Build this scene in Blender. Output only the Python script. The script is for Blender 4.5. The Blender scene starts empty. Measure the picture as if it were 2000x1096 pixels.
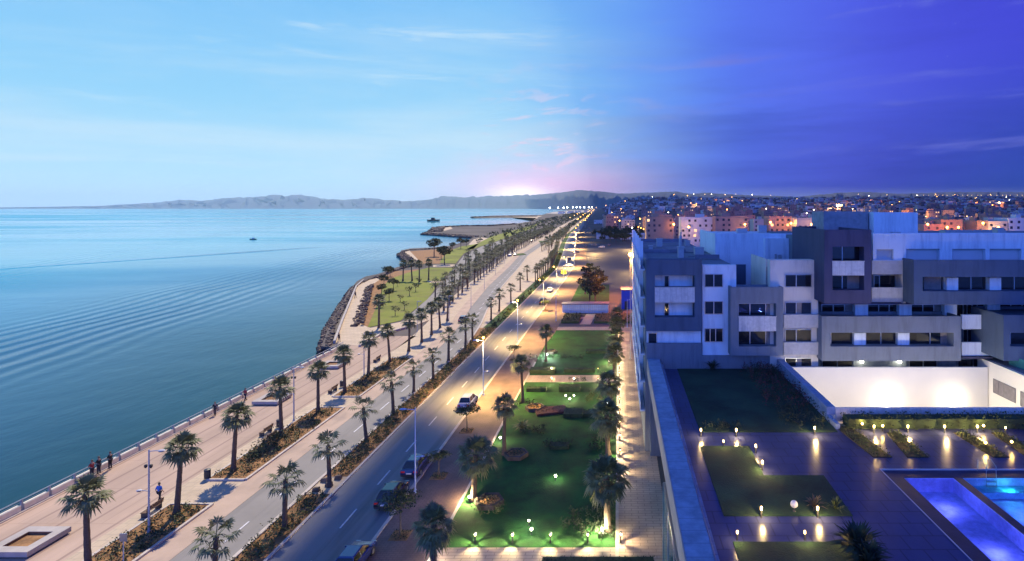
import bpy, bmesh, math, random
from math import radians, sin, cos, pi, atan2
from mathutils import Vector, Matrix
from mathutils.geometry import tessellate_polygon
R = random.Random(7)
sc = bpy.context.scene
col = sc.collection

# ---------------------------------------------------------------- camera
FPX, CX, CY, HC = 1100.0, 1207.0, 405.0, 27.0
cd = bpy.data.cameras.new('camera'); cam = bpy.data.objects.new('camera', cd); col.objects.link(cam)
cam.location = (0, 0, HC); cam.rotation_euler = (radians(90), 0, 0)
cd.sensor_width = 36; cd.lens = FPX / 2000 * 36
cd.shift_x = -(CX - 1000) / 2000; cd.shift_y = -(548 - CY) / 2000
cd.clip_start = .3; cd.clip_end = 90000
sc.camera = cam
sc.view_settings.view_transform = 'Standard'; sc.view_settings.look = 'None'
sc.view_settings.exposure = 0.0; sc.view_settings.gamma = 1; sc.view_settings.use_curve_mapping = False
sc.cycles.use_denoising = True
sc.cycles.max_bounces = 6; sc.cycles.diffuse_bounces = 3; sc.cycles.glossy_bounces = 3
sc.cycles.transparent_max_bounces = 12; sc.cycles.volume_bounces = 1
sc.cycles.sample_clamp_indirect = 4; sc.cycles.caustics_reflective = False; sc.cycles.caustics_refractive = False

def lin(r, g, b):
    f = lambda c: (c / 255 / 12.92) if c <= 10 else ((c / 255 + .055) / 1.055) ** 2.4
    return (f(r), f(g), f(b), 1)

# ---------------------------------------------------------------- sun
SUN_EL = radians(53); SUN_AZ = -.20           # azimuth from +Y towards +X
SUN_DIR = Vector((sin(SUN_AZ) * cos(SUN_EL), cos(SUN_AZ) * cos(SUN_EL), sin(SUN_EL)))
sd = bpy.data.lights.new('sun', 'SUN'); sd.energy = 5.0; sd.angle = radians(.5); sd.color = (1, .86, .68)
sun = bpy.data.objects.new('sun', sd); col.objects.link(sun)
sun.rotation_euler = SUN_DIR.to_track_quat('Z', 'Y').to_euler(); sun.location = (0, 0, 400)

# ---------------------------------------------------------------- world: day over the sea, night over the town
W = bpy.data.worlds.new('World'); sc.world = W; W.use_nodes = True
nt = W.node_tree; nt.nodes.clear()
N = lambda t, **k: (lambda n: ([setattr(n, a, b) for a, b in k.items()], n)[1])(nt.nodes.new(t))
def L(a, b): nt.links.new(a, b)
def sock(n, key, v):
    if hasattr(v, 'is_linked') or hasattr(v, 'links'): L(v, n.inputs[key])
    else: n.inputs[key].default_value = v
def M(op, a, b=0.0, c=0.0):
    n = N('ShaderNodeMath', operation=op); sock(n, 0, a); sock(n, 1, b)
    if op in ('MULTIPLY_ADD', 'COMPARE'): sock(n, 2, c)
    return n.outputs[0]
def smooth(v, a, b, lo=0.0, hi=1.0):
    n = N('ShaderNodeMapRange', interpolation_type='SMOOTHSTEP'); sock(n, 0, v)
    n.inputs[1].default_value = a; n.inputs[2].default_value = b; n.inputs[3].default_value = lo; n.inputs[4].default_value = hi
    return n.outputs[0]
def mixc(f, a, b, mode='MIX'):
    n = N('ShaderNodeMix', data_type='RGBA', blend_type=mode); sock(n, 0, f); sock(n, 6, a); sock(n, 7, b)
    return n.outputs[2]
def ramp(f, pts):
    n = N('ShaderNodeValToRGB'); L(f, n.inputs[0]); e = n.color_ramp.elements
    while len(e) < len(pts): e.new(.5)
    for k, (p, c) in enumerate(pts): e[k].position = p; e[k].color = c
    return n.outputs[0]
tc = N('ShaderNodeTexCoord'); sx = N('ShaderNodeSeparateXYZ'); L(tc.outputs['Generated'], sx.inputs[0])
x_, y_, z_ = sx.outputs
az = M('ARCTAN2', x_, y_)
cmb = N('ShaderNodeCombineXYZ'); L(M('MULTIPLY', az, 1.6), cmb.inputs[0]); L(M('MULTIPLY', z_, 9.0), cmb.inputs[1])
wob = N('ShaderNodeTexNoise'); L(cmb.outputs[0], wob.inputs['Vector']); wob.inputs['Scale'].default_value = 2.2
wob.inputs['Detail'].default_value = 5
azw = M('ADD', az, M('MULTIPLY', M('SUBTRACT', wob.outputs[0], .5), .10))
night = smooth(azw, -.26, .24)
back = smooth(az, -1.9, -1.4)
day_f = M('MULTIPLY', back, M('SUBTRACT', 1.0, night))
zz = M('MAXIMUM', z_, 0.0)
day = ramp(zz, [(0, lin(208, 240, 252)), (.05, lin(188, 234, 254)), (.16, lin(150, 216, 254)), (.36, lin(116, 192, 252)), (1, lin(70, 130, 215))])
ngt = ramp(zz, [(0, lin(84, 80, 205)), (.05, lin(84, 84, 220)), (.16, lin(90, 104, 240)), (.36, lin(84, 98, 240)), (1, lin(46, 60, 190))])
rt = smooth(az, .25, .68)
ngt = mixc(M('MULTIPLY', rt, .8), ngt, mixc(smooth(zz, 0, .28), lin(34, 78, 168), lin(66, 66, 214)))
lt = smooth(az, .50, -.05)
ngt = mixc(M('MULTIPLY', lt, .80), ngt, lin(96, 146, 252))
sky = N('ShaderNodeTexSky', sky_type='NISHITA'); sky.sun_disc = False
sky.sun_elevation = SUN_EL; sky.sun_rotation = SUN_AZ; sky.altitude = 30
nish = N('ShaderNodeVectorMath', operation='SCALE'); L(sky.outputs[0], nish.inputs[0]); nish.inputs['Scale'].default_value = .05
day = mixc(.05, day, nish.outputs[0])
base = mixc(day_f, ngt, day)
# wisps of high cloud
def wisps(sa, sz, seed, lo, hi):
    c = N('ShaderNodeCombineXYZ'); L(M('ADD', M('MULTIPLY', az, sa), M('MULTIPLY', z_, -sa * .9)), c.inputs[0]); L(M('MULTIPLY', z_, sz), c.inputs[1]); c.inputs[2].default_value = seed
    n = N('ShaderNodeTexNoise'); L(c.outputs[0], n.inputs['Vector']); n.inputs['Scale'].default_value = 1; n.inputs['Detail'].default_value = 8
    n.inputs['Roughness'].default_value = .62; n.inputs['Distortion'].default_value = .5
    return smooth(n.outputs[0], lo, hi)
w1 = M('MULTIPLY', wisps(3.0, 26, 3.1, .54, .80), smooth(zz, .0, .04))
cloudc = mixc(day_f, lin(112, 122, 222), lin(214, 238, 252))
broad = M('MULTIPLY', wisps(1.3, 11, 5.5, .42, .70), smooth(zz, .42, .05))
base = mixc(M('MULTIPLY', broad, .48), base, mixc(day_f, lin(40, 52, 150), lin(222, 240, 250)))
base = mixc(M('MULTIPLY', w1, .80), base, cloudc)
gl0 = M('POWER', 2.718, M('MULTIPLY', M('ADD', M('POWER', M('ABSOLUTE', M('DIVIDE', M('ADD', az, .13), .10)), 2.0), M('POWER', M('ABSOLUTE', M('DIVIDE', M('SUBTRACT', z_, .10), .10)), 2.0)), -1.0))
w2 = M('MULTIPLY', wisps(14, 40, 9.0, .50, .66), gl0)
base = mixc(M('MULTIPLY', w2, .8), base, lin(236, 214, 240))
# the afterglow on the horizon
def gauss(a0, z0, sa, sz):
    return M('POWER', 2.718, M('MULTIPLY', M('ADD', M('POWER', M('ABSOLUTE', M('DIVIDE', M('SUBTRACT', az, a0), sa)), 2.0), M('POWER', M('ABSOLUTE', M('DIVIDE', M('SUBTRACT', z_, z0), sz)), 2.0)), -1.0))
base = mixc(M('MULTIPLY', gauss(-.13, .025, .16, .048), .85), base, (1.15, .60, .95, 1))
base = mixc(M('MULTIPLY', gauss(-.17, .016, .05, .018), .98), base, (2.4, 2.0, 1.8, 1))
# a few stars in the dark half
vo = N('ShaderNodeTexVoronoi'); L(tc.outputs['Generated'], vo.inputs['Vector']); vo.inputs['Scale'].default_value = 46
st = M('MULTIPLY', smooth(vo.outputs['Distance'], .045, .02), M('MULTIPLY', smooth(az, .18, .4), smooth(zz, .03, .1)))
base = mixc(M('MULTIPLY', st, .55), base, lin(170, 190, 255))
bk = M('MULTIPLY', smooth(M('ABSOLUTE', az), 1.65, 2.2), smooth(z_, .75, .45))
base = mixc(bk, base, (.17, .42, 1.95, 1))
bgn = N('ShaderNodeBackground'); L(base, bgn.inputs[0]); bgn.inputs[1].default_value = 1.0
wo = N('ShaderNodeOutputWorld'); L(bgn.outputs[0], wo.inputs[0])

# ---------------------------------------------------------------- helpers
def G(px, py, z=0.0):
    k = (HC - z) / (py - CY); return Vector(((px - CX) * k, FPX * k, z))
def P(px, py, Y): return Vector(((px - CX) * Y / FPX, Y, HC - (py - CY) * Y / FPX))
def PX(px, Y): return (px - CX) * Y / FPX
def PZ(py, Y): return HC - (py - CY) * Y / FPX

MATS = {}
def mat(name, c, rough=.8, var=.25, scale=3.0, bump=0.0, bscale=None, metal=0.0, emit=None, es=0.0, spec=.5, c2=None, sx=1, sy=1, sz=1, detail=6):
    m = bpy.data.materials.new(name); m.use_nodes = True; MATS[name] = m
    t = m.node_tree; b = t.nodes['Principled BSDF']
    b.inputs['Roughness'].default_value = rough; b.inputs['Metallic'].default_value = metal
    b.inputs['Specular IOR Level'].default_value = spec
    tcn = t.nodes.new('ShaderNodeTexCoord'); mp = t.nodes.new('ShaderNodeMapping'); mp.inputs['Scale'].default_value = (sx, sy, sz)
    t.links.new(tcn.outputs['Object'], mp.inputs[0])
    n = t.nodes.new('ShaderNodeTexNoise'); n.inputs['Scale'].default_value = scale; n.inputs['Detail'].default_value = detail; n.inputs['Roughness'].default_value = .65
    t.links.new(mp.outputs[0], n.inputs['Vector'])
    r = t.nodes.new('ShaderNodeValToRGB'); t.links.new(n.outputs[0], r.inputs[0])
    d = c2 or tuple(x * (1 - var) for x in c)
    u = tuple(min(1, x * (1 + var)) for x in c) if not c2 else c
    r.color_ramp.elements[0].position = .32; r.color_ramp.elements[0].color = (*d[:3], 1)
    r.color_ramp.elements[1].position = .68; r.color_ramp.elements[1].color = (*u[:3], 1)
    t.links.new(r.outputs[0], b.inputs['Base Color'])
    m['ramp'] = 1
    if bump:
        bp = t.nodes.new('ShaderNodeBump'); bp.inputs['Strength'].default_value = bump; bp.inputs['Distance'].default_value = .05
        n2 = t.nodes.new('ShaderNodeTexNoise'); n2.inputs['Scale'].default_value = bscale or scale * 4; n2.inputs['Detail'].default_value = 5
        t.links.new(mp.outputs[0], n2.inputs['Vector']); t.links.new(n2.outputs[0], bp.inputs['Height']); t.links.new(bp.outputs[0], b.inputs['Normal'])
    if emit:
        b.inputs['Emission Color'].default_value = (*emit[:3], 1); b.inputs['Emission Strength'].default_value = es
    return m
def overlay(m, vec_scale, fn):
    """multiply the base colour by a pattern: fn(tree, mapped vector) -> factor socket (0 keeps, 1 applies dark colour)"""
    t = m.node_tree; b = t.nodes['Principled BSDF']; src = b.inputs['Base Color'].links[0].from_socket
    tcn = t.nodes.new('ShaderNodeTexCoord'); mp = t.nodes.new('ShaderNodeMapping'); mp.inputs['Scale'].default_value = vec_scale
    t.links.new(tcn.outputs['Object'], mp.inputs[0])
    f, c = fn(t, mp.outputs[0])
    mx = t.nodes.new('ShaderNodeMix'); mx.data_type = 'RGBA'; t.links.new(f, mx.inputs[0]); t.links.new(src, mx.inputs[6]); mx.inputs[7].default_value = c
    t.links.new(mx.outputs[2], b.inputs['Base Color'])

class MB:
    def __init__(s): s.v = []; s.f = []; s.m = []; s.mi = 0
    def add(s, vs, fs, mi=None):
        o = len(s.v); s.v += [tuple(v) for v in vs]
        for f in fs: s.f.append([i + o for i in f]); s.m.append(s.mi if mi is None else mi)
        return s
    def box(s, x0, x1, y0, y1, z0, z1, mi=None):
        return s.add([(x0, y0, z0), (x1, y0, z0), (x1, y1, z0), (x0, y1, z0), (x0, y0, z1), (x1, y0, z1), (x1, y1, z1), (x0, y1, z1)],
                     [(0, 3, 2, 1), (4, 5, 6, 7), (0, 1, 5, 4), (1, 2, 6, 5), (2, 3, 7, 6), (3, 0, 4, 7)], mi)
    def quad(s, a, b, c, d, mi=None): return s.add([a, b, c, d], [(0, 1, 2, 3)], mi)
    def tube(s, pts, rads, n=8, mi=None, cap=True):
        pts = [Vector(p) for p in pts]; rings = []
        vs = []; fs = []
        for i, p in enumerate(pts):
            d = (pts[min(i + 1, len(pts) - 1)] - pts[max(i - 1, 0)]).normalized()
            a = d.cross(Vector((0, 0, 1)));  a = Vector((1, 0, 0)) if a.length < .05 else a.normalized()
            b = d.cross(a).normalized()
            r = rads[i] if hasattr(rads, '__len__') else rads
            for k in range(n): vs.append(p + a * (r * cos(2 * pi * k / n)) + b * (r * sin(2 * pi * k / n)))
        for i in range(len(pts) - 1):
            for k in range(n): fs.append((i * n + k, i * n + (k + 1) % n, (i + 1) * n + (k + 1) % n, (i + 1) * n + k))
        if cap: fs.append(tuple(range(n))[::-1]); fs.append(tuple(range((len(pts) - 1) * n, len(pts) * n)))
        return s.add(vs, fs, mi)
    def lathe(s, prof, c=(0, 0, 0), n=12, mi=None):
        return s.tube([(c[0], c[1], c[2] + z) for r, z in prof], [r for r, z in prof], n, mi)
    def ball(s, c, r, n=10, m=6, mi=None, sz=1.0):
        return s.tube([(c[0], c[1], c[2] - r * sz * cos(pi * (k + .15) / (m + .3))) for k in range(m + 1)], [r * sin(pi * (k + .15) / (m + .3)) for k in range(m + 1)], n, mi)
    def poly(s, pts, mi=None):
        tri = tessellate_polygon([[Vector(p) for p in pts]])
        fs = []
        for t in tri:
            a, b, c = [Vector(pts[i]) for i in t]
            fs.append(t if (b - a).cross(c - a).z > 0 else t[::-1])
        return s.add(pts, fs, mi)
    def prism(s, pts, z0, z1, mi=None):
        n = len(pts); s.poly([(p[0], p[1], z1) for p in pts], mi)
        ar = sum(pts[i][0] * pts[(i + 1) % n][1] - pts[(i + 1) % n][0] * pts[i][1] for i in range(n))
        q = pts if ar > 0 else pts[::-1]
        vs = [(p[0], p[1], z0) for p in q] + [(p[0], p[1], z1) for p in q]
        return s.add(vs, [(i, (i + 1) % n, n + (i + 1) % n, n + i) for i in range(n)], mi)
    def leaf(s, c, size, mi=None, up=.5):
        d = Vector((R.uniform(-1, 1), R.uniform(-1, 1), R.uniform(-.6, 1) * up)).normalized()
        e = d.cross(Vector((R.uniform(-1, 1), R.uniform(-1, 1), R.uniform(-1, 1)))).normalized()
        c = Vector(c); l = size * R.uniform(.7, 1.3)
        return s.add([c - d * l * .5, c + e * l * .28, c + d * l * .5, c - e * l * .28], [(0, 1, 2, 3)], mi)
    def build(s, name, mats, parent=None, smooth=False, loc=None):
        me = bpy.data.meshes.new(name); me.from_pydata(s.v, [], s.f)
        mats = mats if isinstance(mats, (list, tuple)) else [mats]
        for m in mats: me.materials.append(MATS[m] if isinstance(m, str) else m)
        me.polygons.foreach_set('material_index', s.m)
        if smooth: me.polygons.foreach_set('use_smooth', [True] * len(s.f))
        me.update()
        o = bpy.data.objects.new(name, me); col.objects.link(o)
        if parent: o.parent = parent
        if loc: o.location = loc
        return o
def tag(o, label=None, cat=None, group=None, kind=None):
    if label: o['label'] = label
    if cat: o['category'] = cat
    if group: o['group'] = group
    if kind: o['kind'] = kind
    return o
def thing(name, loc, label, cat, group=None, rz=0):
    o = bpy.data.objects.new(name, None); col.objects.link(o); o.location = loc; o.rotation_euler.z = rz; o.empty_display_size = .3
    return tag(o, label, cat, group)
def struct(mb, name, m): return tag(mb.build(name, m), kind='structure')
KIDS = {}
def kids(o):
    return [c for c in o.children]
def dup(root, loc=None, rz=None, label=None, group=None, scale=None):
    def cp(o, parent):
        c = o.copy(); col.objects.link(c)
        if parent: c.parent = parent; c.matrix_parent_inverse = o.matrix_parent_inverse
        for ch in CH.get(o, []): cp_ = cp(ch, c); CH.setdefault(c, []).append(cp_)
        return c
    r = cp(root, None)
    if loc is not None: r.location = loc
    if rz is not None: r.rotation_euler.z = rz
    if scale is not None: r.scale = (scale,) * 3
    if label: r['label'] = label
    if group: r['group'] = group
    return r
CH = {}
def reg(root):
    """remember a finished thing's children (cheap copying later)"""
    def go(o):
        CH[o] = list(o.children)
        for c in CH[o]: go(c)
    bpy.context.view_layer.update(); go(root)
    return root
def light(kind, loc, energy, color, parent=None, radius=.05, spot=None, aim=None, blend=.3):
    d = bpy.data.lights.new('lamp_and_fill_light', kind); d.energy = energy; d.color = color; d.shadow_soft_size = radius
    if spot: d.spot_size = radians(spot); d.spot_blend = blend
    o = bpy.data.objects.new('lamp_and_fill_light', d); col.objects.link(o); o.location = loc
    if aim: o.rotation_euler = (-Vector(aim)).to_track_quat('Z', 'Y').to_euler()
    if parent: o.parent = parent
    return o
def interp(tab, y):
    if y <= tab[0][0]: return tab[0][1]
    for (a, u), (b, v) in zip(tab, tab[1:]):
        if y <= b: return u + (v - u) * (y - a) / (b - a)
    return tab[-1][1]
DXR = [(250, 0), (317, -4.5), (424, -12.5), (560, -21), (873, -32), (1325, -50), (2800, -92), (5000, -160)]
DXL = [(108, 0), (126, -1.5), (152, -5.5), (192, -10), (254, -15), (317, -21), (424, -25), (560, -30), (873, -43), (1325, -60), (2800, -98), (5000, -166)]
dR = lambda y: interp(DXR, y)
dL = lambda y: interp(DXL, y)
YS = [-10, 20, 40, 60, 80, 100, 110, 120, 130, 140, 150, 165, 180, 192, 205, 220, 235, 254, 270, 290, 317, 345, 380, 424, 480, 560, 650, 760, 873, 1050, 1325, 1700, 2200, 2800]
def strip(mb, xa, xb, fa, fb=None, Y0=-10, Y1=2800, z=.02, h=0, mi=None):
    fb = fb or fa
    ys = sorted(set([Y0, Y1] + [y for y in YS if Y0 < y < Y1]))
    g = lambda v, y: v(y) if callable(v) else v
    for a, b in zip(ys, ys[1:]):
        p = [(g(xa, a) + fa(a), a), (g(xb, a) + fb(a), a), (g(xb, b) + fb(b), b), (g(xa, b) + fa(b), b)]
        if h: mb.prism(p, z, z + h, mi)
        else: mb.quad(*[(q[0], q[1], z) for q in p], mi)
    return mb
# ---------------------------------------------------------------- materials
mat('soil_ground', (.10, .085, .07), .95, .4, .02, .3, 2)
mat('asphalt_light', (.25, .235, .20), .85, .12, .15, .25, 20, detail=10)
mat('asphalt', (.17, .165, .17), .6, .22, .12, .25, 20, detail=10, sx=1, sy=.25)
mat('asphalt_dark', (.06, .06, .075), .75, .3, .05, .2, 8)
mat('pink_paver', (.47, .35, .245), .85, .12, .3, .15, 12)
mat('pale_paver', (.53, .42, .27), .85, .14, .5, .15, 10)
mat('kerb_stone', (.52, .46, .37), .8, .15, 1.2, .15, 10)
mat('promenade_paver', (.43, .31, .215), .85, .24, .16, .12, 12, detail=9, sx=1, sy=.2)
mat('brick_paver', (.21, .135, .105), .8, .25, .3, .3, 14)
mat('path_paver', (.46, .35, .25), .7, .2, .4, .15, 10)
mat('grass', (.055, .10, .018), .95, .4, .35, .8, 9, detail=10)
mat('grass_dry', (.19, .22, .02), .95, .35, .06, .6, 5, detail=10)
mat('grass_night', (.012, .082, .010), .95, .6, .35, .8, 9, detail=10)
mat('bed_soil', (.30, .16, .06), .95, .5, 1.1, .8, 7)
mat('leaf_green', (.075, .10, .028), .75, .45, .6)
mat('leaf_olive', (.13, .13, .035), .75, .4, .6)
mat('leaf_dark', (.03, .045, .022), .8, .45, .6)
mat('leaf_red', (.10, .035, .03), .8, .4, .6)
mat('palm_leaf', (.15, .16, .06), .6, .4, 1.5)
mat('palm_dead', (.20, .13, .06), .9, .3, 2)
mat('palm_trunk', (.12, .085, .06), .95, .35, 5, .6, 12, sz=3)
mat('bark', (.13, .10, .08), .95, .35, 5, .5, 12)
mat('rock', (.17, .125, .085), .9, .45, .8, .6, 4, detail=8)
mat('rock_dark', (.09, .07, .055), .9, .4, 1, .6, 4)
mat('concrete', (.42, .38, .32), .85, .15, .8, .2, 8)
mat('white_paint', (.72, .71, .68), .7, .08, 1)
mat('line_paint', (.62, .62, .60), .7, .18, 3)
mat('steel', (.45, .47, .50), .35, .1, 4, metal=.8)
mat('lamp_grey', (.42, .43, .44), .5, .1, 4)
mat('lamp_blue', (.30, .38, .62), .35, .1, 4)
mat('dark_metal', (.035, .035, .04), .5, .2, 4)
mat('rail_paint', (.30, .33, .36), .5, .1, 4)
mat('panel_glass', (.80, .70, .50), .4, .12, 1.5)
mat('wood', (.16, .09, .05), .7, .3, 6)
mat('plaster_white', (.74, .81, .86), .8, .05, .5, .08, 20, detail=9)
mat('plaster_warm', (.70, .66, .60), .8, .06, .5, .08, 20)
mat('plaster_grey', (.075, .115, .18), .8, .08, .4, .08, 20, detail=9)
mat('plaster_midgrey', (.17, .20, .235), .8, .08, .4, .08, 20, detail=9)
mat('plaster_indigo', (.06, .062, .12), .8, .1, .4, .08, 20, detail=9)
mat('stone_panel', (.60, .60, .58), .8, .14, 3, .2, 20)
mat('block_wall', (.30, .30, .33), .9, .2, 1.5, .4, 5)
mat('roof_felt', (.20, .20, .24), .85, .3, .25, .2, 6)
mat('shutter', (.55, .56, .60), .6, .04, 1)
mat('window_frame', (.16, .15, .15), .5, .1, 2)
mat('window_glass', (.012, .012, .018), .06, .3, .6, spec=.8)
mat('glass_teal', (.05, .22, .22), .08, .2, .8, spec=.8)
mat('curtain', (.22, .20, .20), .9, .2, 2)
mat('deck_tile', (.045, .052, .14), .28, .12, .35, .05, 4, spec=.55)
mat('deck_edge', (.50, .48, .55), .4, .1, 1)
mat('coping', (.045, .03, .06), .5, .3, .6, .2, 6)
mat('pool_tile', (.48, .54, .90), .5, .25, 2.2, detail=3)
mat('pool_tile_cyan', (.22, .62, .80), .5, .2, 2.2, detail=3)
mat('parapet_stone', (.25, .32, .44), .6, .30, .9, .3, 10, detail=9)
mat('parapet_side', (.50, .40, .34), .8, .15, .6)
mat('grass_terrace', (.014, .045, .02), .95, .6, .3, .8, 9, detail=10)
mat('strip_soil', (.05, .045, .02), .95, .5, 1.1, .8, 7)
mat('court_plaster', (.82, .78, .66), .85, .03, .5, .05, 20)
mat('hedge_leaf', (.028, .05, .02), .85, .45, 1.2)
mat('lamp_warm', (.9, .8, .6), .5, 0, 1, emit=(1, .62, .20), es=9)
mat('lamp_white', (.9, .9, .8), .5, 0, 1, emit=(1, .90, .66), es=30)
mat('lamp_cool', (.9, .95, 1), .5, 0, 1, emit=(.85, .95, 1), es=30)
mat('lamp_orange', (.9, .6, .3), .5, 0, 1, emit=(1, .42, .06), es=22)
mat('car_red_light', (.3, .01, .01), .4, 0, 1, emit=(1, .03, .02), es=.12)
mat('skin', (.42, .26, .18), .6, .06, 5)
mat('hair', (.02, .015, .012), .7, .2, 5)
for nm, c in dict(cloth_blue=(.05, .16, .50), cloth_red=(.28, .03, .035), cloth_dark=(.025, .025, .035), cloth_black=(.015, .015, .018), cloth_jean=(.04, .06, .12)).items(): mat(nm, c, .9, .15, 5)
for nm, c in dict(car_navy=(.010, .018, .09), car_black=(.008, .006, .014), car_white=(.62, .62, .66), car_blue=(.012, .025, .15), car_grey=(.16, .16, .18)).items():
    mat(nm, c, .22, .04, 1, spec=.7); MATS[nm].node_tree.nodes['Principled BSDF'].inputs['Coat Weight'].default_value = .6
mat('tyre', (.015, .015, .016), .9, .1, 5)
mat('plate', (.7, .7, .7), .5, .02, 5)
mat('brick_red', (.34, .14, .09), .9, .2, 2)
mat('house_white', (.74, .72, .70), .85, .12, .2)
mat('house_cream', (.64, .54, .44), .85, .12, .2)
mat('house_tan', (.42, .28, .20), .85, .15, .2)
mat('house_pink', (.46, .27, .22), .85, .15, .2)
mat('house_roof', (.20, .15, .14), .9, .3, .2)
mat('house_dark', (.03, .03, .05), .5, .2, 1)
mat('window_lit', (.8, .6, .3), .5, 0, 1, emit=(1, .55, .18), es=2.0)
mat('container_blue', (.03, .08, .50), .6, .15, 1)
mat('hill_rock', (.05, .07, .085), .95, .35, .0006, detail=9)
for m in ('lamp_warm', 'lamp_white', 'lamp_cool', 'lamp_orange', 'window_lit', 'car_red_light'):
    MATS[m].cycles.emission_sampling = 'NONE'

# paver joints and stripes on the promenade: lines run along it
def stripes(t, v):
    sp = t.nodes.new('ShaderNodeSeparateXYZ'); t.links.new(v, sp.inputs[0])
    fr = t.nodes.new('ShaderNodeMath'); fr.operation = 'FRACT'; t.links.new(sp.outputs[0], fr.inputs[0])
    gt = t.nodes.new('ShaderNodeMath'); gt.operation = 'LESS_THAN'; gt.inputs[1].default_value = .10; t.links.new(fr.outputs[0], gt.inputs[0])
    ml = t.nodes.new('ShaderNodeMath'); ml.operation = 'MULTIPLY'; ml.inputs[1].default_value = .55; t.links.new(gt.outputs[0], ml.inputs[0])
    return ml.outputs[0], (.20, .13, .10, 1)
overlay(MATS['promenade_paver'], (.42, 1, 1), stripes)
def bricks(bw, rh, mortar, c, amt):
    def fn(t, v):
        b = t.nodes.new('ShaderNodeTexBrick'); t.links.new(v, b.inputs['Vector']); b.inputs['Scale'].default_value = 1
        b.inputs['Brick Width'].default_value = bw; b.inputs['Row Height'].default_value = rh; b.inputs['Mortar Size'].default_value = mortar
        ml = t.nodes.new('ShaderNodeMath'); ml.operation = 'MULTIPLY'; ml.inputs[1].default_value = amt; t.links.new(b.outputs['Fac'], ml.inputs[0])
        return ml.outputs[0], c
    return fn
overlay(MATS['pale_paver'], (1, 1, 1), bricks(.8, .8, .03, (.3, .24, .2, 1), .5))
overlay(MATS['brick_paver'], (1, 1, 1), bricks(.5, .25, .02, (.09, .06, .05, 1), .6))
overlay(MATS['path_paver'], (1, 1, 1), bricks(1.2, .4, .03, (.12, .09, .08, 1), .6))
overlay(MATS['parapet_stone'], (1, 1, 1), bricks(3.0, 1.1, .03, (.16, .18, .24, 1), .7))
overlay(MATS['deck_tile'], (1, 1, 1), bricks(1.2, 1.2, .035, (.015, .015, .04, 1), .9))
overlay(MATS['promenade_paver'], (1, 1, 1), bricks(2.38, 6, .03, (.22, .14, .09, 1), .35))
overlay(MATS['stone_panel'], (1, 1, 1), bricks(.6, .35, .02, (.3, .3, .3, 1), .4))
# tyre-darkened lanes and patches on the near road
def wear(t, v):
    n = t.nodes.new('ShaderNodeTexNoise'); n.inputs['Scale'].default_value = 1; n.inputs['Detail'].default_value = 4; t.links.new(v, n.inputs['Vector'])
    m_ = t.nodes.new('ShaderNodeMapRange'); m_.inputs[1].default_value = .52; m_.inputs[2].default_value = .66; m_.inputs[4].default_value = .55; t.links.new(n.outputs[0], m_.inputs[0])
    return m_.outputs[0], (.06, .06, .065, 1)
overlay(MATS['asphalt'], (.8, .05, 1), wear)
MATS['asphalt_light'].name
def wear2(t, v):
    f, c = wear(t, v); ml = t.nodes.new('ShaderNodeMath'); ml.operation = 'MULTIPLY'; ml.inputs[1].default_value = .45; t.links.new(f, ml.inputs[0]); return ml.outputs[0], (.12, .115, .11, 1)
overlay(MATS['asphalt_light'], (.9, .04, 1), wear2)
overlay(MATS['pink_paver'], (.5, .2, 1), wear2)

def stain(col_, amt):
    def fn(t, v):
        n = t.nodes.new('ShaderNodeTexNoise'); n.inputs['Scale'].default_value = 1; n.inputs['Detail'].default_value = 6; n.inputs['Roughness'].default_value = .7; t.links.new(v, n.inputs['Vector'])
        m_ = t.nodes.new('ShaderNodeMapRange'); m_.inputs[1].default_value = .48; m_.inputs[2].default_value = .72; m_.inputs[4].default_value = amt; t.links.new(n.outputs[0], m_.inputs[0])
        return m_.outputs[0], col_
    return fn
for p_, c_ in (('plaster_white', (.30, .34, .40, 1)), ('plaster_warm', (.36, .33, .30, 1)), ('plaster_grey', (.03, .045, .07, 1)), ('plaster_midgrey', (.07, .08, .10, 1)), ('plaster_indigo', (.02, .02, .05, 1)), ('stone_panel', (.28, .28, .28, 1))): overlay(MATS[p_], (1.3, 1.3, .16), stain(c_, .55))
for p_, c_ in (('grass_night', (.022, .06, .012, 1)), ('grass_terrace', (.02, .03, .02, 1)), ('grass_dry', (.20, .17, .05, 1))): overlay(MATS[p_], (.22, .16, 1), stain(c_, .8))
overlay(MATS['deck_tile'], (.25, .12, 1), stain((.02, .022, .07, 1), .7)); overlay(MATS['brick_paver'], (.5, .2, 1), stain((.08, .06, .05, 1), .6))
# sea water
m = bpy.data.materials.new('sea_water'); m.use_nodes = True; MATS['sea_water'] = m
t = m.node_tree; b = t.nodes['Principled BSDF']; b.inputs['Roughness'].default_value = .08; b.inputs['IOR'].default_value = 1.33; b.inputs['Specular Tint'].default_value = (.18, .80, 1, 1)
tcn = t.nodes.new('ShaderNodeTexCoord'); sp = t.nodes.new('ShaderNodeSeparateXYZ'); t.links.new(tcn.outputs['Object'], sp.inputs[0])
def tm(op, a, b_=0.0):
    n = t.nodes.new('ShaderNodeMath'); n.operation = op
    for i, v in ((0, a), (1, b_)):
        if isinstance(v, (int, float)): n.inputs[i].default_value = v
        else: t.links.new(v, n.inputs[i])
    return n.outputs[0]
dist = tm('SUBTRACT', -54.0, sp.outputs[0])         # metres from the sea wall
nz = t.nodes.new('ShaderNodeTexNoise'); nz.inputs['Scale'].default_value = .012; nz.inputs['Detail'].default_value = 5; t.links.new(tcn.outputs['Object'], nz.inputs['Vector'])
shore = tm('MULTIPLY', tm('ADD', dist, tm('MULTIPLY', tm('SUBTRACT', nz.outputs[0], .5), 60)), 1 / 260)
rr = t.nodes.new('ShaderNodeValToRGB'); t.links.new(shore, rr.inputs[0])
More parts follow.
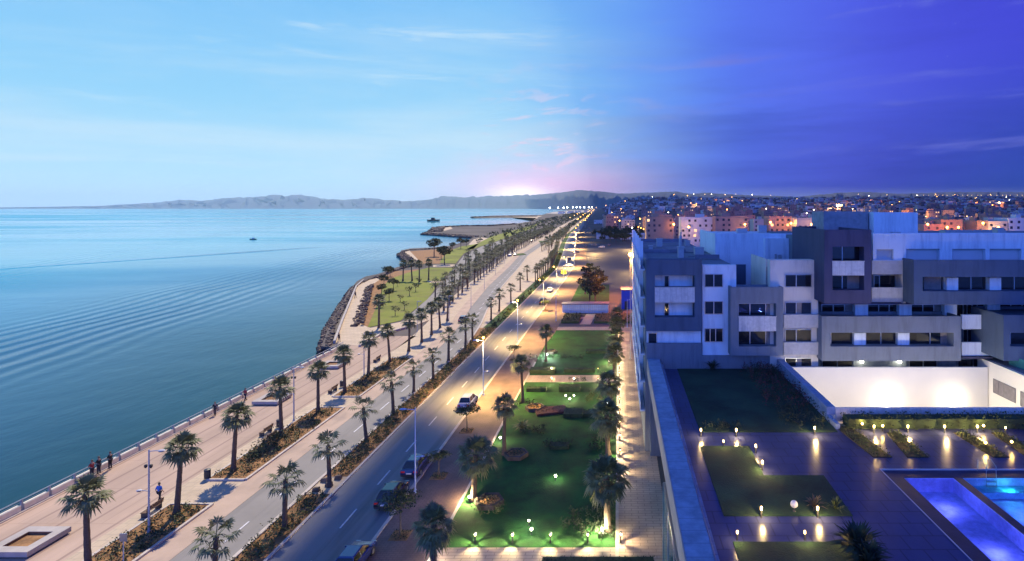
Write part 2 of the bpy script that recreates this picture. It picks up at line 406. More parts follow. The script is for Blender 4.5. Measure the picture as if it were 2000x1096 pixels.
e = rr.color_ramp.elements; e[0].position = 0; e[0].color = (.004, .030, .026, 1); e[1].position = 1; e[1].color = (.003, .30, .42, 1)
for p, c in ((.07, (.001, .030, .055, 1)), (.22, (.001, .060, .14, 1)), (.50, (.002, .17, .31, 1))):
    k = e.new(p); k.color = c
t.links.new(rr.outputs[0], b.inputs['Base Color'])
def wn(scale, sxy, detail=4):
    mp = t.nodes.new('ShaderNodeMapping'); mp.inputs['Scale'].default_value = (*sxy, 1); mp.inputs['Rotation'].default_value = (0, 0, .45); t.links.new(tcn.outputs['Object'], mp.inputs[0])
    n = t.nodes.new('ShaderNodeTexNoise'); n.inputs['Scale'].default_value = scale; n.inputs['Detail'].default_value = detail; t.links.new(mp.outputs[0], n.inputs['Vector']); return n.outputs[0]
small = wn(.35, (1, .6), 5); big = wn(.016, (.5, 1), 4)
# ship's wake: long parallel ridges sweeping to the north
def sst(v, a, b_):
    q = t.nodes.new('ShaderNodeMapRange'); q.interpolation_type = 'SMOOTHSTEP'; t.links.new(v, q.inputs[0]); q.inputs[1].default_value = a; q.inputs[2].default_value = b_; return q.outputs[0]
nzz = wn(.02, (1, 1), 3); X_, Y_ = sp.outputs[0], sp.outputs[1]
s1 = tm('ADD', tm('ADD', X_, tm('MULTIPLY', Y_, .17)), tm('ADD', tm('MULTIPLY', nzz, 9.0), 98.7))
wk1 = tm('MULTIPLY', tm('SINE', tm('MULTIPLY', s1, 1.30)), tm('MULTIPLY', sst(tm('ABSOLUTE', s1), 32, 4), tm('MULTIPLY', sst(Y_, 600, 250), sst(Y_, 60, 120))))
s2 = tm('ADD', tm('ADD', tm('MULTIPLY', tm('ADD', X_, 287.0), .88), tm('MULTIPLY', tm('SUBTRACT', Y_, 261.0), -.475)), tm('MULTIPLY', tm('SUBTRACT', nzz, .5), 14.0))
wk2 = tm('MULTIPLY', sst(tm('ABSOLUTE', s2), 7, 0), tm('MULTIPLY', sst(X_, -195, -250), 5.0))
s3 = tm('ADD', tm('ADD', X_, tm('MULTIPLY', Y_, .42)), tm('ADD', tm('MULTIPLY', nzz, 16.0), 160.0))
wk3 = tm('MULTIPLY', tm('SINE', tm('MULTIPLY', s3, .9)), tm('MULTIPLY', sst(tm('ABSOLUTE', s3), 26, 6), .5))
WK = tm('ADD', wk1, tm('ADD', wk2, wk3))
h = tm('ADD', tm('MULTIPLY', small, .25), tm('ADD', tm('MULTIPLY', big, 2.0), tm('MULTIPLY', WK, .36)))
bp = t.nodes.new('ShaderNodeBump'); bp.inputs['Strength'].default_value = .5; bp.inputs['Distance'].default_value = .6
t.links.new(h, bp.inputs['Height']); t.links.new(bp.outputs[0], b.inputs['Normal'])
# slicks: calmer and rougher bands
sl = t.nodes.new('ShaderNodeMapRange'); t.links.new(wn(.004, (.35, 1.2), 5), sl.inputs[0]); sl.inputs[1].default_value = .42; sl.inputs[2].default_value = .6; sl.inputs[3].default_value = .05; sl.inputs[4].default_value = .30
t.links.new(sl.outputs[0], b.inputs['Roughness'])

# pool water: clear sheet that lets the underwater lamps through
m = bpy.data.materials.new('pool_water'); m.use_nodes = True; MATS['pool_water'] = m
t = m.node_tree; t.nodes.clear(); o = t.nodes.new('ShaderNodeOutputMaterial'); mx = t.nodes.new('ShaderNodeMixShader'); tr = t.nodes.new('ShaderNodeBsdfTransparent'); gl = t.nodes.new('ShaderNodeBsdfGlossy')
tr.inputs[0].default_value = (.75, .85, 1, 1); gl.inputs['Roughness'].default_value = .08; fr = t.nodes.new('ShaderNodeFresnel'); fr.inputs[0].default_value = 1.33
n = t.nodes.new('ShaderNodeTexNoise'); n.inputs['Scale'].default_value = 3; bp = t.nodes.new('ShaderNodeBump'); bp.inputs['Strength'].default_value = .4; bp.inputs['Distance'].default_value = .1
t.links.new(n.outputs[0], bp.inputs['Height']); t.links.new(bp.outputs[0], gl.inputs['Normal']); t.links.new(bp.outputs[0], fr.inputs['Normal'])
t.links.new(fr.outputs[0], mx.inputs[0]); t.links.new(tr.outputs[0], mx.inputs[1]); t.links.new(gl.outputs[0], mx.inputs[2]); t.links.new(mx.outputs[0], o.inputs[0])

# ---------------------------------------------------------------- added blue sheet out of view, placed to shade the land side
m = bpy.data.materials.new('sun_blocker_blue'); m.use_nodes = True; MATS['sun_blocker_blue'] = m
t = m.node_tree; t.nodes.clear(); o = t.nodes.new('ShaderNodeOutputMaterial'); mx = t.nodes.new('ShaderNodeMixShader'); tl = t.nodes.new('ShaderNodeBsdfTranslucent'); df = t.nodes.new('ShaderNodeBsdfDiffuse')
n = t.nodes.new('ShaderNodeTexNoise'); n.inputs['Scale'].default_value = .002
rr = t.nodes.new('ShaderNodeValToRGB'); tcn = t.nodes.new('ShaderNodeTexCoord'); t.links.new(tcn.outputs['Object'], n.inputs['Vector']); t.links.new(n.outputs[0], rr.inputs[0])
rr.color_ramp.elements[0].color = (.026, .05, .36, 1); rr.color_ramp.elements[1].color = (.045, .075, .50, 1)
t.links.new(rr.outputs[0], tl.inputs[0]); df.inputs[0].default_value = (.10, .10, .30, 1); mx.inputs[0].default_value = .35
t.links.new(tl.outputs[0], mx.inputs[1]); t.links.new(df.outputs[0], mx.inputs[2]); t.links.new(mx.outputs[0], o.inputs[0])
cz = lambda y: max(560.0, .40 * y + 40)
cy = [-500, -100, 150, 400, 700, 1000, 1300, 1700, 2200, 3000, 4200, 6000, 9000, 13000, 18000]
mb = MB(); KS = 1 / math.tan(SUN_EL)
rows = []
for y in cy:
    z = cz(y); gy = y - z * KS * cos(SUN_AZ); gx = z * KS * sin(SUN_AZ)
    edge = -26.9 + dR(gy) + gx + interp([(5200, 0), (8000, -900), (13500, -2100)], gy)
    xs = [edge, edge + 60, edge + 250, edge + 900, edge + 2500, edge + 7000, edge + 16000]
    rows.append([(x, y, z) for x in xs])
nx = 7; vs = [p for r_ in rows for p in r_]; fs = []
for i in range(len(cy) - 1):
    for j in range(nx - 1): fs.append((i * nx + j, i * nx + j + 1, (i + 1) * nx + j + 1, (i + 1) * nx + j))
mb.add(vs, fs, 0)
# its top surface, thinning out towards every edge, so the sun blocker is a closed body
m = bpy.data.materials.new('sun_blocker_top'); m.use_nodes = True; MATS['sun_blocker_top'] = m
t = m.node_tree; t.nodes.clear(); o = t.nodes.new('ShaderNodeOutputMaterial'); tr = t.nodes.new('ShaderNodeBsdfTransparent'); tr.inputs[0].default_value = (.75, .82, 1, 1); df = t.nodes.new('ShaderNodeBsdfDiffuse'); df.inputs[0].default_value = (.8, .82, .9, 1); mx = t.nodes.new('ShaderNodeMixShader'); mx.inputs[0].default_value = .15
t.links.new(tr.outputs[0], mx.inputs[1]); t.links.new(df.outputs[0], mx.inputs[2]); t.links.new(mx.outputs[0], o.inputs[0])
RC = random.Random(5); tv = []
for i in range(len(cy)):
    for j in range(nx):
        p = rows[i][j]; rim = i in (0, len(cy) - 1) or j in (0, nx - 1); tv.append(p if rim else (p[0], p[1], p[2] + RC.uniform(90, 190)))
mb.add(tv, [f[::-1] for f in fs], 1)
cl = struct(mb, 'cloud', ['sun_blocker_blue', 'sun_blocker_top'])
cl['kind'] = 'structure'

# ---------------------------------------------------------------- sea, hills, land
mb = MB()
ring = [(-60000, -3000), (40000, -3000), (40000, 60000), (-60000, 60000)]
mb.quad(*[(x, y, -1.5) for x, y in ring]); struct(mb, 'sea', 'sea_water')

SH = 28.2
def S(px, py): return tuple(G(px, py, -1.2)[:2])
coast = [(-53.7, -60), (-53.7, 60), (-53.7, 108)] + [S(*p) for p in [(628, 688), (640, 655), (662, 612), (682, 575), (697, 556), (714, 546), (738, 541), (772, 528), (806, 519), (788, 500), (783, 493), (800, 489), (838, 487), (882, 483), (912, 473), (924, 467), (937, 463), (905, 460.5), (840, 457.5), (829, 455), (845, 453.6), (862, 455), (858, 450), (868, 443.5), (905, 441.5), (960, 441), (1010, 438), (1045, 432), (1052, 426.6), (1000, 425.5), (935, 425.6), (922, 424), (960, 422), (1010, 421), (1058, 420.5), (1072, 417), (1080, 414.6), (1112, 411.2)]]
far = [(-700, 6500), (-900, 9000), (-2500, 12000), (-14000, 14500), (-14000, 22000), (30000, 22000), (30000, -60), (-53.7, -60)]
mb = MB(); land = coast + far[:-1]
mb.prism(land, -1.9, 0.0)
# the town's ground rises gently away from the shore
def th(x, y):
    a = max(0, min(1, (y - 330) / 3300)); a = a * a * (3 - 2 * a)
    e = max(0, min(1, (x - (-10 - .055 * y)) / (60 + .08 * y))); e = e * e * (3 - 2 * e)
    return (a * 78 * (1 if y < 3600 else 1)) * e
xsn = [-.08, -.06, -.04, -.02, 0, .02, .05, .09, .14, .2, .3, .4, .5, .62, .75, .9, 1.2]
ysn = [300, 380, 460, 560, 700, 900, 1150, 1450, 1800, 2300, 3000, 3700, 4600, 6000, 8000]
vs = [(u * y, y, max(.01, th(u * y, y)) - (.3 if u == -.08 else 0)) for y in ysn for u in xsn]; fs = []
for i in range(len(ysn) - 1):
    for j in range(len(xsn) - 1):
        a = i * len(xsn) + j; fs.append((a, a + 1, a + 1 + len(xsn), a + len(xsn)))
mb.add(vs, fs)
struct(mb, 'ground', 'soil_ground')

# far mountains: ridge profile in elevation, real depth
ridge = [(-600, 404), (0, 405), (60, 404.5), (200, 402), (300, 396), (355, 390), (400, 392), (430, 388), (470, 386), (515, 384), (540, 380), (555, 383), (570, 381), (600, 382), (630, 388), (670, 390), (700, 388), (725, 386), (750, 390), (790, 393), (830, 391), (868, 383), (900, 385), (940, 384), (985, 382), (1050, 380), (1095, 376), (1130, 371), (1175, 374), (1210, 378), (1260, 377), (1320, 377), (1350, 382), (1380, 380), (1440, 384), (1500, 386), (1560, 388), (1640, 380), (1700, 379), (1760, 382), (1850, 379), (1940, 378), (2100, 380), (2600, 384)]
def prof(px): return interp(ridge, px) - 3.5 * max(0, min(1, (px - 1230) / 120))
mb = MB(); YR = 13500; cols = []
RN = random.Random(3)
for k in range(0, 641):
    px = -600 + k * 5; h = (CY - prof(px)) * YR / FPX + 27
    h *= 1 + (.13 if px < 1040 else .04) * (RN.random() - .5) if 200 < px else 1
    h = max(h, 14); x = (px - CX) / FPX
    js = [RN.uniform(-300, 300) for _ in range(6)]
    cols.append([(x * (YR - 2600), YR - 2600, -1.6), (x * (YR - 2000), YR - 2000 + js[1] * .3, h * .10 + 1), (x * (YR - 1300), YR - 1300 + js[1], h * (.30 + .16 * RN.random())), (x * (YR - 600), YR - 600 + js[2], h * (.58 + .2 * RN.random())), (x * YR, YR, h), (x * (YR + 1500), YR + 1500, h * .75), (x * (YR + 4000), YR + 4000, -1.6)])
nr = 7
mb.add([p for c in cols for p in c], [(i * nr + j, (i + 1) * nr + j, (i + 1) * nr + j + 1, i * nr + j + 1) for i in range(len(cols) - 1) for j in range(nr - 1)])
struct(mb, 'hills', 'hill_rock').data.polygons.foreach_set('use_smooth', [True] * ((len(cols) - 1) * (nr - 1)))

# ---------------------------------------------------------------- roads and pavements (sheets 2 cm apart, kerbs are real steps)
Z = lambda y: 0
mb = MB(); strip(mb, -26.8, -19.8, dR, z=.04); struct(mb, 'road', 'asphalt')
mb = MB(); strip(mb, -34.2, -29.5, dL, z=.04); struct(mb, 'promenade_road', 'asphalt_light')
mb = MB(); strip(mb, -36.7, -34.2, dL, z=.06); struct(mb, 'cycle_lane', 'pink_paver')
mb = MB(); strip(mb, -29.5, -26.8, dL, dR, z=.03, Y1=126); struct(mb, 'median_ground', 'bed_soil')
mb = MB(); strip(mb, lambda y: -30.2, -26.8, dR, z=.03, Y0=126); struct(mb, 'median_green', 'grass')
mb = MB(); strip(mb, -29.5, -26.8, dL, dR, z=.012, Y0=126); struct(mb, 'median_paving', 'pale_paver')
# second path of the promenade beyond the headland
mb = MB(); strip(mb, -42.3, -36.7, dL, z=.03, Y1=1700); struct(mb, 'pavement', 'pale_paver')
mb = MB(); strip(mb, -53.2, -42.3, Z, z=.03, Y1=118); struct(mb, 'promenade', 'promenade_paver')
# kerbs
mb = MB()
strip(mb, -26.95, -26.7, dR, z=0, h=.16, Y1=700); strip(mb, -29.65, -29.35, dL, z=0, h=.16, Y1=700); strip(mb, -19.9, -19.6, dR, z=0, h=.15, Y1=430)
for (a, b_) in ((20, 51), (55.6, 75.6), (80, 100.5)):
    mb.box(-36.85, -36.6, a, b_, 0, .22); mb.box(-40.7, -40.45, a, b_, 0, .18); mb.box(-40.45, -36.85, a - .12, a + .1, 0, .2); mb.box(-40.45, -36.85, b_ - .1, b_ + .12, 0, .2)
mb.box(-.2, 0.05, 20, 126, 0, .1); mb.box(-14.5, -14.25, 33, 98, 0, .12)
struct(mb, 'kerb', 'kerb_stone')
# lane markings
mb = MB(); y = 30.5
while y < 330:
    mb.box(-31.72 + dL(y), -31.58 + dL(y), y, y + 3, .05, .062)
    if y < 300:
        for xx in (-23.35,): mb.box(xx - .07 + dR(y), xx + .07 + dR(y), y + 2, y + 5, .05, .062)
    y += 7.4
struct(mb, 'road_marking', 'line_paint')
# land-side brick pavement, garden path, side street, lots
mb = MB(); strip(mb, -19.75, lambda y: (-14.3 if y < 118 else -13.5), dR, z=.10, Y1=430); struct(mb, 'brick_pavement', 'brick_paver')
mb = MB(); mb.quad((0, 20, .05), (4.2, 20, .05), (4.2, 126, .05), (0, 126, .05)); mb.quad((-14.3, 39.2, .055), (0, 39.2, .055), (0, 44.6, .055), (-14.3, 44.6, .055)); mb.quad((-14.3, 86.8, .055), (0, 86.8, .055), (0, 90.4, .055), (-14.3, 90.4, .055)); struct(mb, 'garden_path', 'path_paver')
mb = MB(); mb.quad((-14.3, 127, .03), (40, 127, .03), (40, 136, .03), (-14.3, 136, .03)); mb.quad((-14, 215, .03), (60, 215, .03), (52, 420, .03), (-22, 420, .03)); mb.quad((-16, 144, .02), (14, 144, .02), (16, 215, .02), (-16, 215, .02)); struct(mb, 'side_street', 'asphalt_dark')
mb = MB(); mb.quad((-14.3, 123.5, .06), (4, 123.5, .06), (4, 127, .06), (-14.3, 127, .06)); mb.quad((-14, 136, .06), (14, 136, .06), (14, 138.3, .06), (-14, 138.3, .06)); mb.prism([tuple(G(px, py)[:2]) for px, py in ((1132, 634), (1153, 634), (1166, 613), (1146, 613))], 0, .07); struct(mb, 'pale_pavement', 'pale_paver')
# park lawn of the garden
mb = MB(); mb.quad((-14.3, 44.6, .06), (-.2, 44.6, .06), (-.2, 86.8, .06), (-14.3, 86.8, .06)); mb.quad((-14.3, 90.4, .06), (-.2, 90.4, .06), (-.2, 123.4, .06), (-14.3, 123.4, .06))
mb.prism([tuple(G(px, py)[:2]) for px, py in ((1104, 590), (1190, 590), (1190, 556), (1128, 556))], 0, .08)
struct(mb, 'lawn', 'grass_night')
# headland: stone walks, lawns, dry bank
def area(name, m, polys, z=.05, kind='structure', h=None):
    mb = MB()
    for pl in polys:
        pts = [tuple(G(*p)[:2]) for p in pl]
        mb.prism(pts, -.02, z)
    o = mb.build(name, m); tag(o, kind=kind); return o
area('headland_walk', 'pale_paver', [[(661, 672), (653, 668), (668, 630), (696, 562), (708, 549), (735, 543), (741, 547), (722, 560), (714, 600), (705, 634), (760, 655), (700, 676)]], .06)
area('shore_path', 'asphalt_light', [[(786, 629), (850, 570), (880, 535), (905, 500), (940, 482), (985, 468), (1000, 471), (960, 486), (930, 500), (905, 540), (865, 585), (822, 616), (805, 636)]], .07)
area('cross_path', 'pale_paver', [[(720, 642), (786, 629), (822, 616), (880, 604), (870, 614), (800, 640), (742, 658)], [(832, 549), (862, 549), (868, 553), (840, 553)], [(846, 518), (888, 517), (888, 521), (846, 522)]], .09)
area('dry_bank', 'bed_soil', [[(705, 634), (714, 600), (722, 560), (741, 545), (772, 530), (820, 526), (800, 535), (760, 545), (745, 580), (735, 610), (722, 640)], [(790, 492), (840, 488), (885, 486), (860, 515), (822, 516)]], .04)
area('headland_lawn', 'grass_dry', [[(718, 640), (735, 600), (748, 560), (762, 545), (800, 532), (838, 523), (888, 523), (862, 548), (835, 585), (782, 627)], [(858, 514), (872, 492), (900, 482), (935, 476), (925, 486), (905, 496), (890, 515)], [(925, 486), (905, 490), (960, 462), (1040, 440), (1060, 432), (1040, 446), (985, 466)]], .075)
area('sand_bank', 'pale_paver', [[(790, 492), (800, 490), (822, 513), (812, 516)], [(864, 446), (880, 443), (884, 447), (868, 451)], [(832, 456), (845, 454.5), (905, 460), (935, 461), (935, 463), (905, 461.5)], [(925, 468), (940, 464), (955, 466), (930, 480), (915, 478)], [(925, 425), (1000, 424.5), (1052, 426), (1040, 431), (1052, 424), (1060, 422), (1000, 421.8), (925, 424)]], .06)
# stretch of pale plazas by the far roundabout
area('roundabout', 'pale_paver', [[(995, 500), (1010, 480), (1040, 466), (1078, 452), (1095, 452), (1075, 470), (1072, 488), (1045, 520), (1000, 560), (985, 560)]], .02)
area('traffic_island', 'grass', [[(1000, 497), (1022, 495), (1028, 498), (1004, 500)], [(1052, 471), (1074, 471), (1070, 474), (1054, 474)]], .2)
# ================================================================ apartment building
bld = thing('apartment_building', (20, 62, 0), 'modern apartment block of white and dark grey boxes with loggias behind the pool terrace', 'building')
def part(mb, name, m, parent=bld, lab=None, **k):
    o = mb.build(name, m, **k); o.parent = parent
    w = Vector(); q = parent
    while q: w += q.location; q = q.parent
    o.location = -w                       # meshes are written in world coordinates
    if lab: o['label'] = lab
    return o
def rect(p, Y):
    a = P(p[0], p[1], Y); b = P(p[2], p[3], Y); return a.x, b.x, b.z, a.z
def hole_wall(mb, x0, x1, z0, z1, y, t, holes, mi=0):
    xs = sorted({x0, x1} | {h[0] for h in holes} | {h[1] for h in holes}); zs = sorted({z0, z1} | {h[2] for h in holes} | {h[3] for h in holes})
    for a, b in zip(xs, xs[1:]):
        for c, d in zip(zs, zs[1:]):
            if any(h[0] - 1e-4 <= a and b <= h[1] + 1e-4 and h[2] - 1e-4 <= c and d <= h[3] + 1e-4 for h in holes): continue
            mb.quad((a, y, c), (b, y, c), (b, y, d), (a, y, d), mi)
    for a, b, c, d in holes:
        mb.quad((a, y, c), (a, y, d), (a, y + t, d), (a, y + t, c), mi); mb.quad((b, y, d), (b, y, c), (b, y + t, c), (b, y + t, d), mi)
        mb.quad((a, y, c), (a, y + t, c), (b, y + t, c), (b, y, c), mi); mb.quad((a, y + t, d), (a, y, d), (b, y, d), (b, y + t, d), mi)
    mb.quad((x0, y, z0), (x0, y, z1), (x0, y + t, z1), (x0, y + t, z0), mi); mb.quad((x1, y, z1), (x1, y, z0), (x1, y + t, z0), (x1, y + t, z1), mi)
    mb.quad((x0, y, z1), (x1, y, z1), (x1, y + t, z1), (x0, y + t, z1), mi); mb.quad((x0, y + t, z0), (x1, y + t, z0), (x1, y, z0), (x0, y, z0), mi)
def block(r, Y, depth, yb, holes, m, lab=None, inner=None):
    """box whose front has openings that lead to a recess of the given depth"""
    x0, x1, z0, z1 = r; mb = MB()
    hole_wall(mb, x0, x1, z0, z1, Y, depth, holes)
    mb.quad((x0, Y + depth, z0), (x1, Y + depth, z0), (x1, Y + depth, z1), (x0, Y + depth, z1), 1)
    if yb > Y + depth + .02: mb.box(x0, x1, Y + depth + .02, yb, z0, z1)
    # parapet rim on the roof
    for q in ((x0, x1, Y, Y + .22), (x0, x1, yb - .22, yb), (x0, x0 + .22, Y + .22, yb - .22), (x1 - .22, x1, Y + .22, yb - .22)): mb.box(*q, z1 + .002, z1 + .32)
    return part(mb, 'wall_block', [m, inner or m], lab=lab)
def window(p, Y, mull=(.5,), par=bld, glass='window_glass', lab=None, curtain=None):
    x0, x1, z0, z1 = rect(p, Y) if max(p) > 200 else p
    mb = MB(); f = .07; y0, y1 = Y - .07, Y
    mb.box(x0, x0 + f, y0, y1, z0, z1); mb.box(x1 - f, x1, y0, y1, z0, z1); mb.box(x0 + f, x1 - f, y0, y1, z0, z0 + f); mb.box(x0 + f, x1 - f, y0, y1, z1 - f, z1)
    for u in mull:
        c = x0 + (x1 - x0) * u; mb.box(c - .045, c + .045, y0 - .01, y1, z0 + f, z1 - f)
    w = part(mb, 'window', 'steel', par, lab)
    g = MB().box(x0 + f, x1 - f, Y - .035, Y - .012, z0 + f, z1 - f)
    pane = g.build('pane', glass); pane.parent = w
    if curtain:
        a, b = curtain; cb = MB(); n = 10
        for k in range(n):
            u0 = x0 + (x1 - x0) * (a + (b - a) * k / n); u1 = x0 + (x1 - x0) * (a + (b - a) * (k + 1) / n)
            cb.quad((u0, Y - .040, z0 + f), (u1, Y - .040, z0 + f), (u1, Y - .040, z1 - f), (u0, Y - .040, z1 - f))
        c = cb.build('curtain', 'curtain'); c.parent = w
    return w
def panel(p, Y, t, m, name='balcony_parapet', lab=None):
    x0, x1, z0, z1 = rect(p, Y); mb = MB().box(x0, x1, Y, Y + t, z0, z1); mb.box(x0 - .03, x1 + .03, Y - .04, Y + t + .03, z1 + .002, z1 + .07)
    return part(mb, name, m, lab=lab)

# main body behind everything
mb = MB(); mb.box(22.4, 62, 62.5, 85, 0, 23.4); mb.box(22.6, 62, 61.1, 62.48, 20.9, 21.15); mb.box(16.4, 22.3, 62.2, 69, 0, 20.4); mb.box(9.2, 16.3, 62.4, 74, 0, 16.5)
mb.box(3.0, 9.1, 62.3, 102, 0, 20.6); mb.box(9.1, 12.7, 74.05, 102, 0, 20.6); mb.box(9.1, 12.9, 62.42, 74.0, 16.52, 20.5)
part(mb, 'main_wall', 'plaster_midgrey')
# roofs of the left wing: upstands, step, ducts
mb = MB(); mb.box(3.0, 3.35, 62.5, 102, 20.62, 21.25); mb.box(3.35, 12.6, 101.6, 102, 20.62, 21.3); mb.box(3.4, 9.5, 79, 79.4, 20.62, 21.1); mb.box(9.6, 12.6, 70, 70.4, 20.62, 21.1); mb.box(3.36, 12.5, 79.42, 101.5, 20.62, 20.72)
part(mb, 'roof', 'roof_felt')
part(MB().box(7.6, 8.3, 71, 71.9, 20.62, 21.9).box(7.5, 8.4, 70.9, 72, 21.9, 22.0).tube([(7.9, 71.4, 21.95), (7.9, 71.4, 22.9), (8.0, 72.2, 23.3)], .18, 8), 'chimney', 'lamp_grey')
for q in ((10.4, 11.6, 76, 77.4, 20.62, 21.5), (6.2, 7.1, 90, 91, 20.62, 21.9), (4.6, 5.2, 84, 84.7, 20.62, 21.2), (11, 11.8, 92, 93, 20.62, 21.6)): part(MB().box(*q).box(q[0] - .06, q[1] + .06, q[2] - .06, q[3] + .06, q[5], q[5] + .08), 'roof_vent', 'lamp_grey')
part(MB().tube([(9.6, 86, 20.7), (9.6, 86, 23.2)], .12, 8), 'flue_pipe', 'lamp_grey')
# A: dark frame with two loggias
block(rect((1262, 513, 1371, 647), 61), 61, 1.25, 62.28, [rect((1279, 538, 1357, 562), 61), rect((1279, 591, 1357, 620), 61)], 'plaster_grey', 'dark grey box with two loggias at the sea corner', 'plaster_white')
panel((1279, 562, 1357, 591), 60.94, .05, 'stone_panel', lab='pale stone balcony front on the dark corner box')
for a, b in ((538, 562), (591, 620)):
    window((1297, a, 1307, b + 4), 62.2, ()); window((1352, a, 1362, b + 4), 62.2, ())
mb = MB(); r = rect((1262, 648, 1371, 673), 61); mb.box(r[0] + .1, r[1], 61.6, 62.28, r[2] - .4, r[3]); part(mb, 'wall_panel', 'plaster_white'); window((1266, 650, 1283, 671), 61.55, ())
r = rect((1262, 673, 1371, 712), 61); mb = MB().box(r[0], r[1], 61, 62.28, 9.3, r[3]); mb.box(r[0], r[1], 61, 61.3, r[3], r[3] + .12)
mb.box(3.5, 5.0, 61.05, 62.2, 0, 9.3); mb.box(9.1, 17.9, 61.05, 62.1, 9.3, 10.9); part(mb, 'base_wall', 'plaster_midgrey')
# side balconies on the seaward face
mb = MB()
for z in (4.4, 7.6, 10.6, 13.7, 16.9, 20.0):
    mb.box(2.45, 2.98, 62.4, 101, z, z + .16)
    for k in range(6):
        y = 62.6 + k * 6.6; mb.box(2.45, 2.53, y, y + 4.2, z + .16, z + 1.05); mb.box(2.5, 2.98, y + 4.3, y + 4.45, z + .16, z + 3.0)
part(mb, 'side_balcony', 'plaster_white')
# B: white column of windows
r = rect((1372, 518, 1438, 692), 61.4); part(MB().box(*r[:2], 61.4, 62.38, r[2] - .4, r[3]), 'wall_block', 'plaster_white')
for a, b in ((535, 561), (588, 614), (641, 668)): window((1376, a, 1412, b), 61.36, (.5,) if a < 600 else (.3, .6))
# C: grey frame with two-storey loggia
block(rect((1427, 567, 1530, 695), 60), 60, 1.1, 62.1, [rect((1443, 593, 1516, 619), 60), rect((1443, 647, 1516, 677), 60)], 'plaster_midgrey', 'mid grey frame box with two dark loggias')
panel((1443, 619, 1516, 647), 59.94, .05, 'stone_panel')
for a, b in ((592, 620), (646, 679)): window((1440, a, 1514, b), 61.05, (.33, .75), curtain=(.78, .95))
# D: the high white volume set back
mb = MB(); mb.box(12.95, 24.2, 75, 89, 0, 23.2); mb.box(12.95, 24.2, 75, 75.3, 23.2, 23.5); mb.box(12.95, 13.25, 75.3, 89, 23.2, 23.5); mb.box(19.3, 24.2, 73.8, 75, 0, 22.9); part(mb, 'wall_block', 'plaster_white')
part(MB().box(15.7, 17.0, 74.9, 74.98, 16.5, 19.4), 'roof_door', 'container_blue' if 0 else 'plaster_grey')
for q in ((17.2, 18.6, 81, 82, 23.3, 23.9), (21.0, 22.2, 84, 85, 23.3, 24.3), (20.5, 20.75, 73.6, 73.78, 20.3, 20.9), (21.0, 21.35, 73.5, 73.78, 20.2, 20.8)): part(MB().box(*q), 'air_conditioner', 'lamp_grey')
# E: warm white column
r = rect((1504, 508, 1598, 717), 61); part(MB().box(*r[:2], 61, 62.18, r[2], r[3]), 'wall_block', 'plaster_warm'); part(MB().box(16.3, 16.5, 62.2, 69, 16.6, 21.3).box(16.5, 22.2, 62.2, 62.4, 20.42, 21.28), 'roof_parapet', 'plaster_warm')
for k, (a, b) in enumerate(((536, 561), (590, 614), (643, 668), (699, 716))): window((1533, a, 1585, b), 60.96, (.42,), curtain=(.45, .62) if k % 2 else None)
for a, b in ((616, 641), (670, 693)): panel((1531, a, 1600, b), 60.55, .4, 'stone_panel')
# G: tall dark tower box
block(rect((1610, 455, 1702, 593), 58), 58, 1.3, 68.7, [rect((1626, 482, 1688, 511), 58), rect((1626, 539, 1688, 567), 58)], 'plaster_indigo', 'tall dark purple box above the terrace')
panel((1626, 511, 1688, 538), 57.93, .06, 'stone_panel')
window((1622, 480, 1686, 513), 59.25, (.35,)); window((1622, 536, 1686, 569), 59.25, (.35,), curtain=(.5, .9))
mb = MB(); mb.box(24.1, 29.3, 66, 70, 23.42, 26.5); part(mb, 'rooftop_room', 'block_wall'); mb = MB(); mb.box(29.5, 34.6, 65, 69, 23.42, 26.4); part(mb, 'rooftop_room', 'plaster_white')
for q in ((31.3, 32.1, 64.0, 64.6, 23.42, 24.1), (47.2, 48.0, 70, 71, 23.42, 24.4), (43, 51, 74, 75.4, 23.42, 23.9), (36, 36.6, 78, 79, 23.42, 24.5), (55, 57, 70, 71, 23.42, 24.2)): part(MB().box(*q).box(q[0] - .05, q[1] + .05, q[2] - .05, q[3] + .05, q[5], q[5] + .07), 'roof_vent', 'lamp_grey')
part(MB().box(35, 61.8, 66, 84.8, 23.41, 23.47), 'roof', 'roof_felt')
# H: white top storey with shutters
hs = [(1712, 487, 1745, 508), (1770, 486, 1835, 514), (1860, 486, 1925, 514), (1933, 486, 1995, 514), (2010, 486, 2070, 514)]
r = rect((1705, 462, 2090, 515), 61); block(r, 61, .55, 62.46, [(max(rect(h, 61)[0], 0), rect(h, 61)[1], max(rect(h, 61)[2], r[2] + .01), rect(h, 61)[3]) for h in hs], 'plaster_white')
for h in hs:
    x0, x1, z0, z1 = rect(h, 61.5); mb = MB().box(x0, x1, 61.46, 61.53, z0, z1 + .1)
    for k in range(9): zz_ = z0 + (z1 - z0) * (k + .5) / 9; mb.box(x0 + .04, x1 - .04, 61.44, 61.46, zz_ - .06, zz_ + .04)
    part(mb, 'shutter', 'shutter')
# row two
panel((1703, 510, 1766, 536), 60.9, .2, 'stone_panel'); window((1706, 537, 1762, 562), 62.44, (.2, .75)); panel((1703, 563, 1766, 590), 60.9, .2, 'stone_panel')
part(MB().box(PX(1762, 61), PX(1768, 61), 60.9, 62.45, PZ(592, 61), PZ(508, 61)), 'wall_panel', 'plaster_warm')
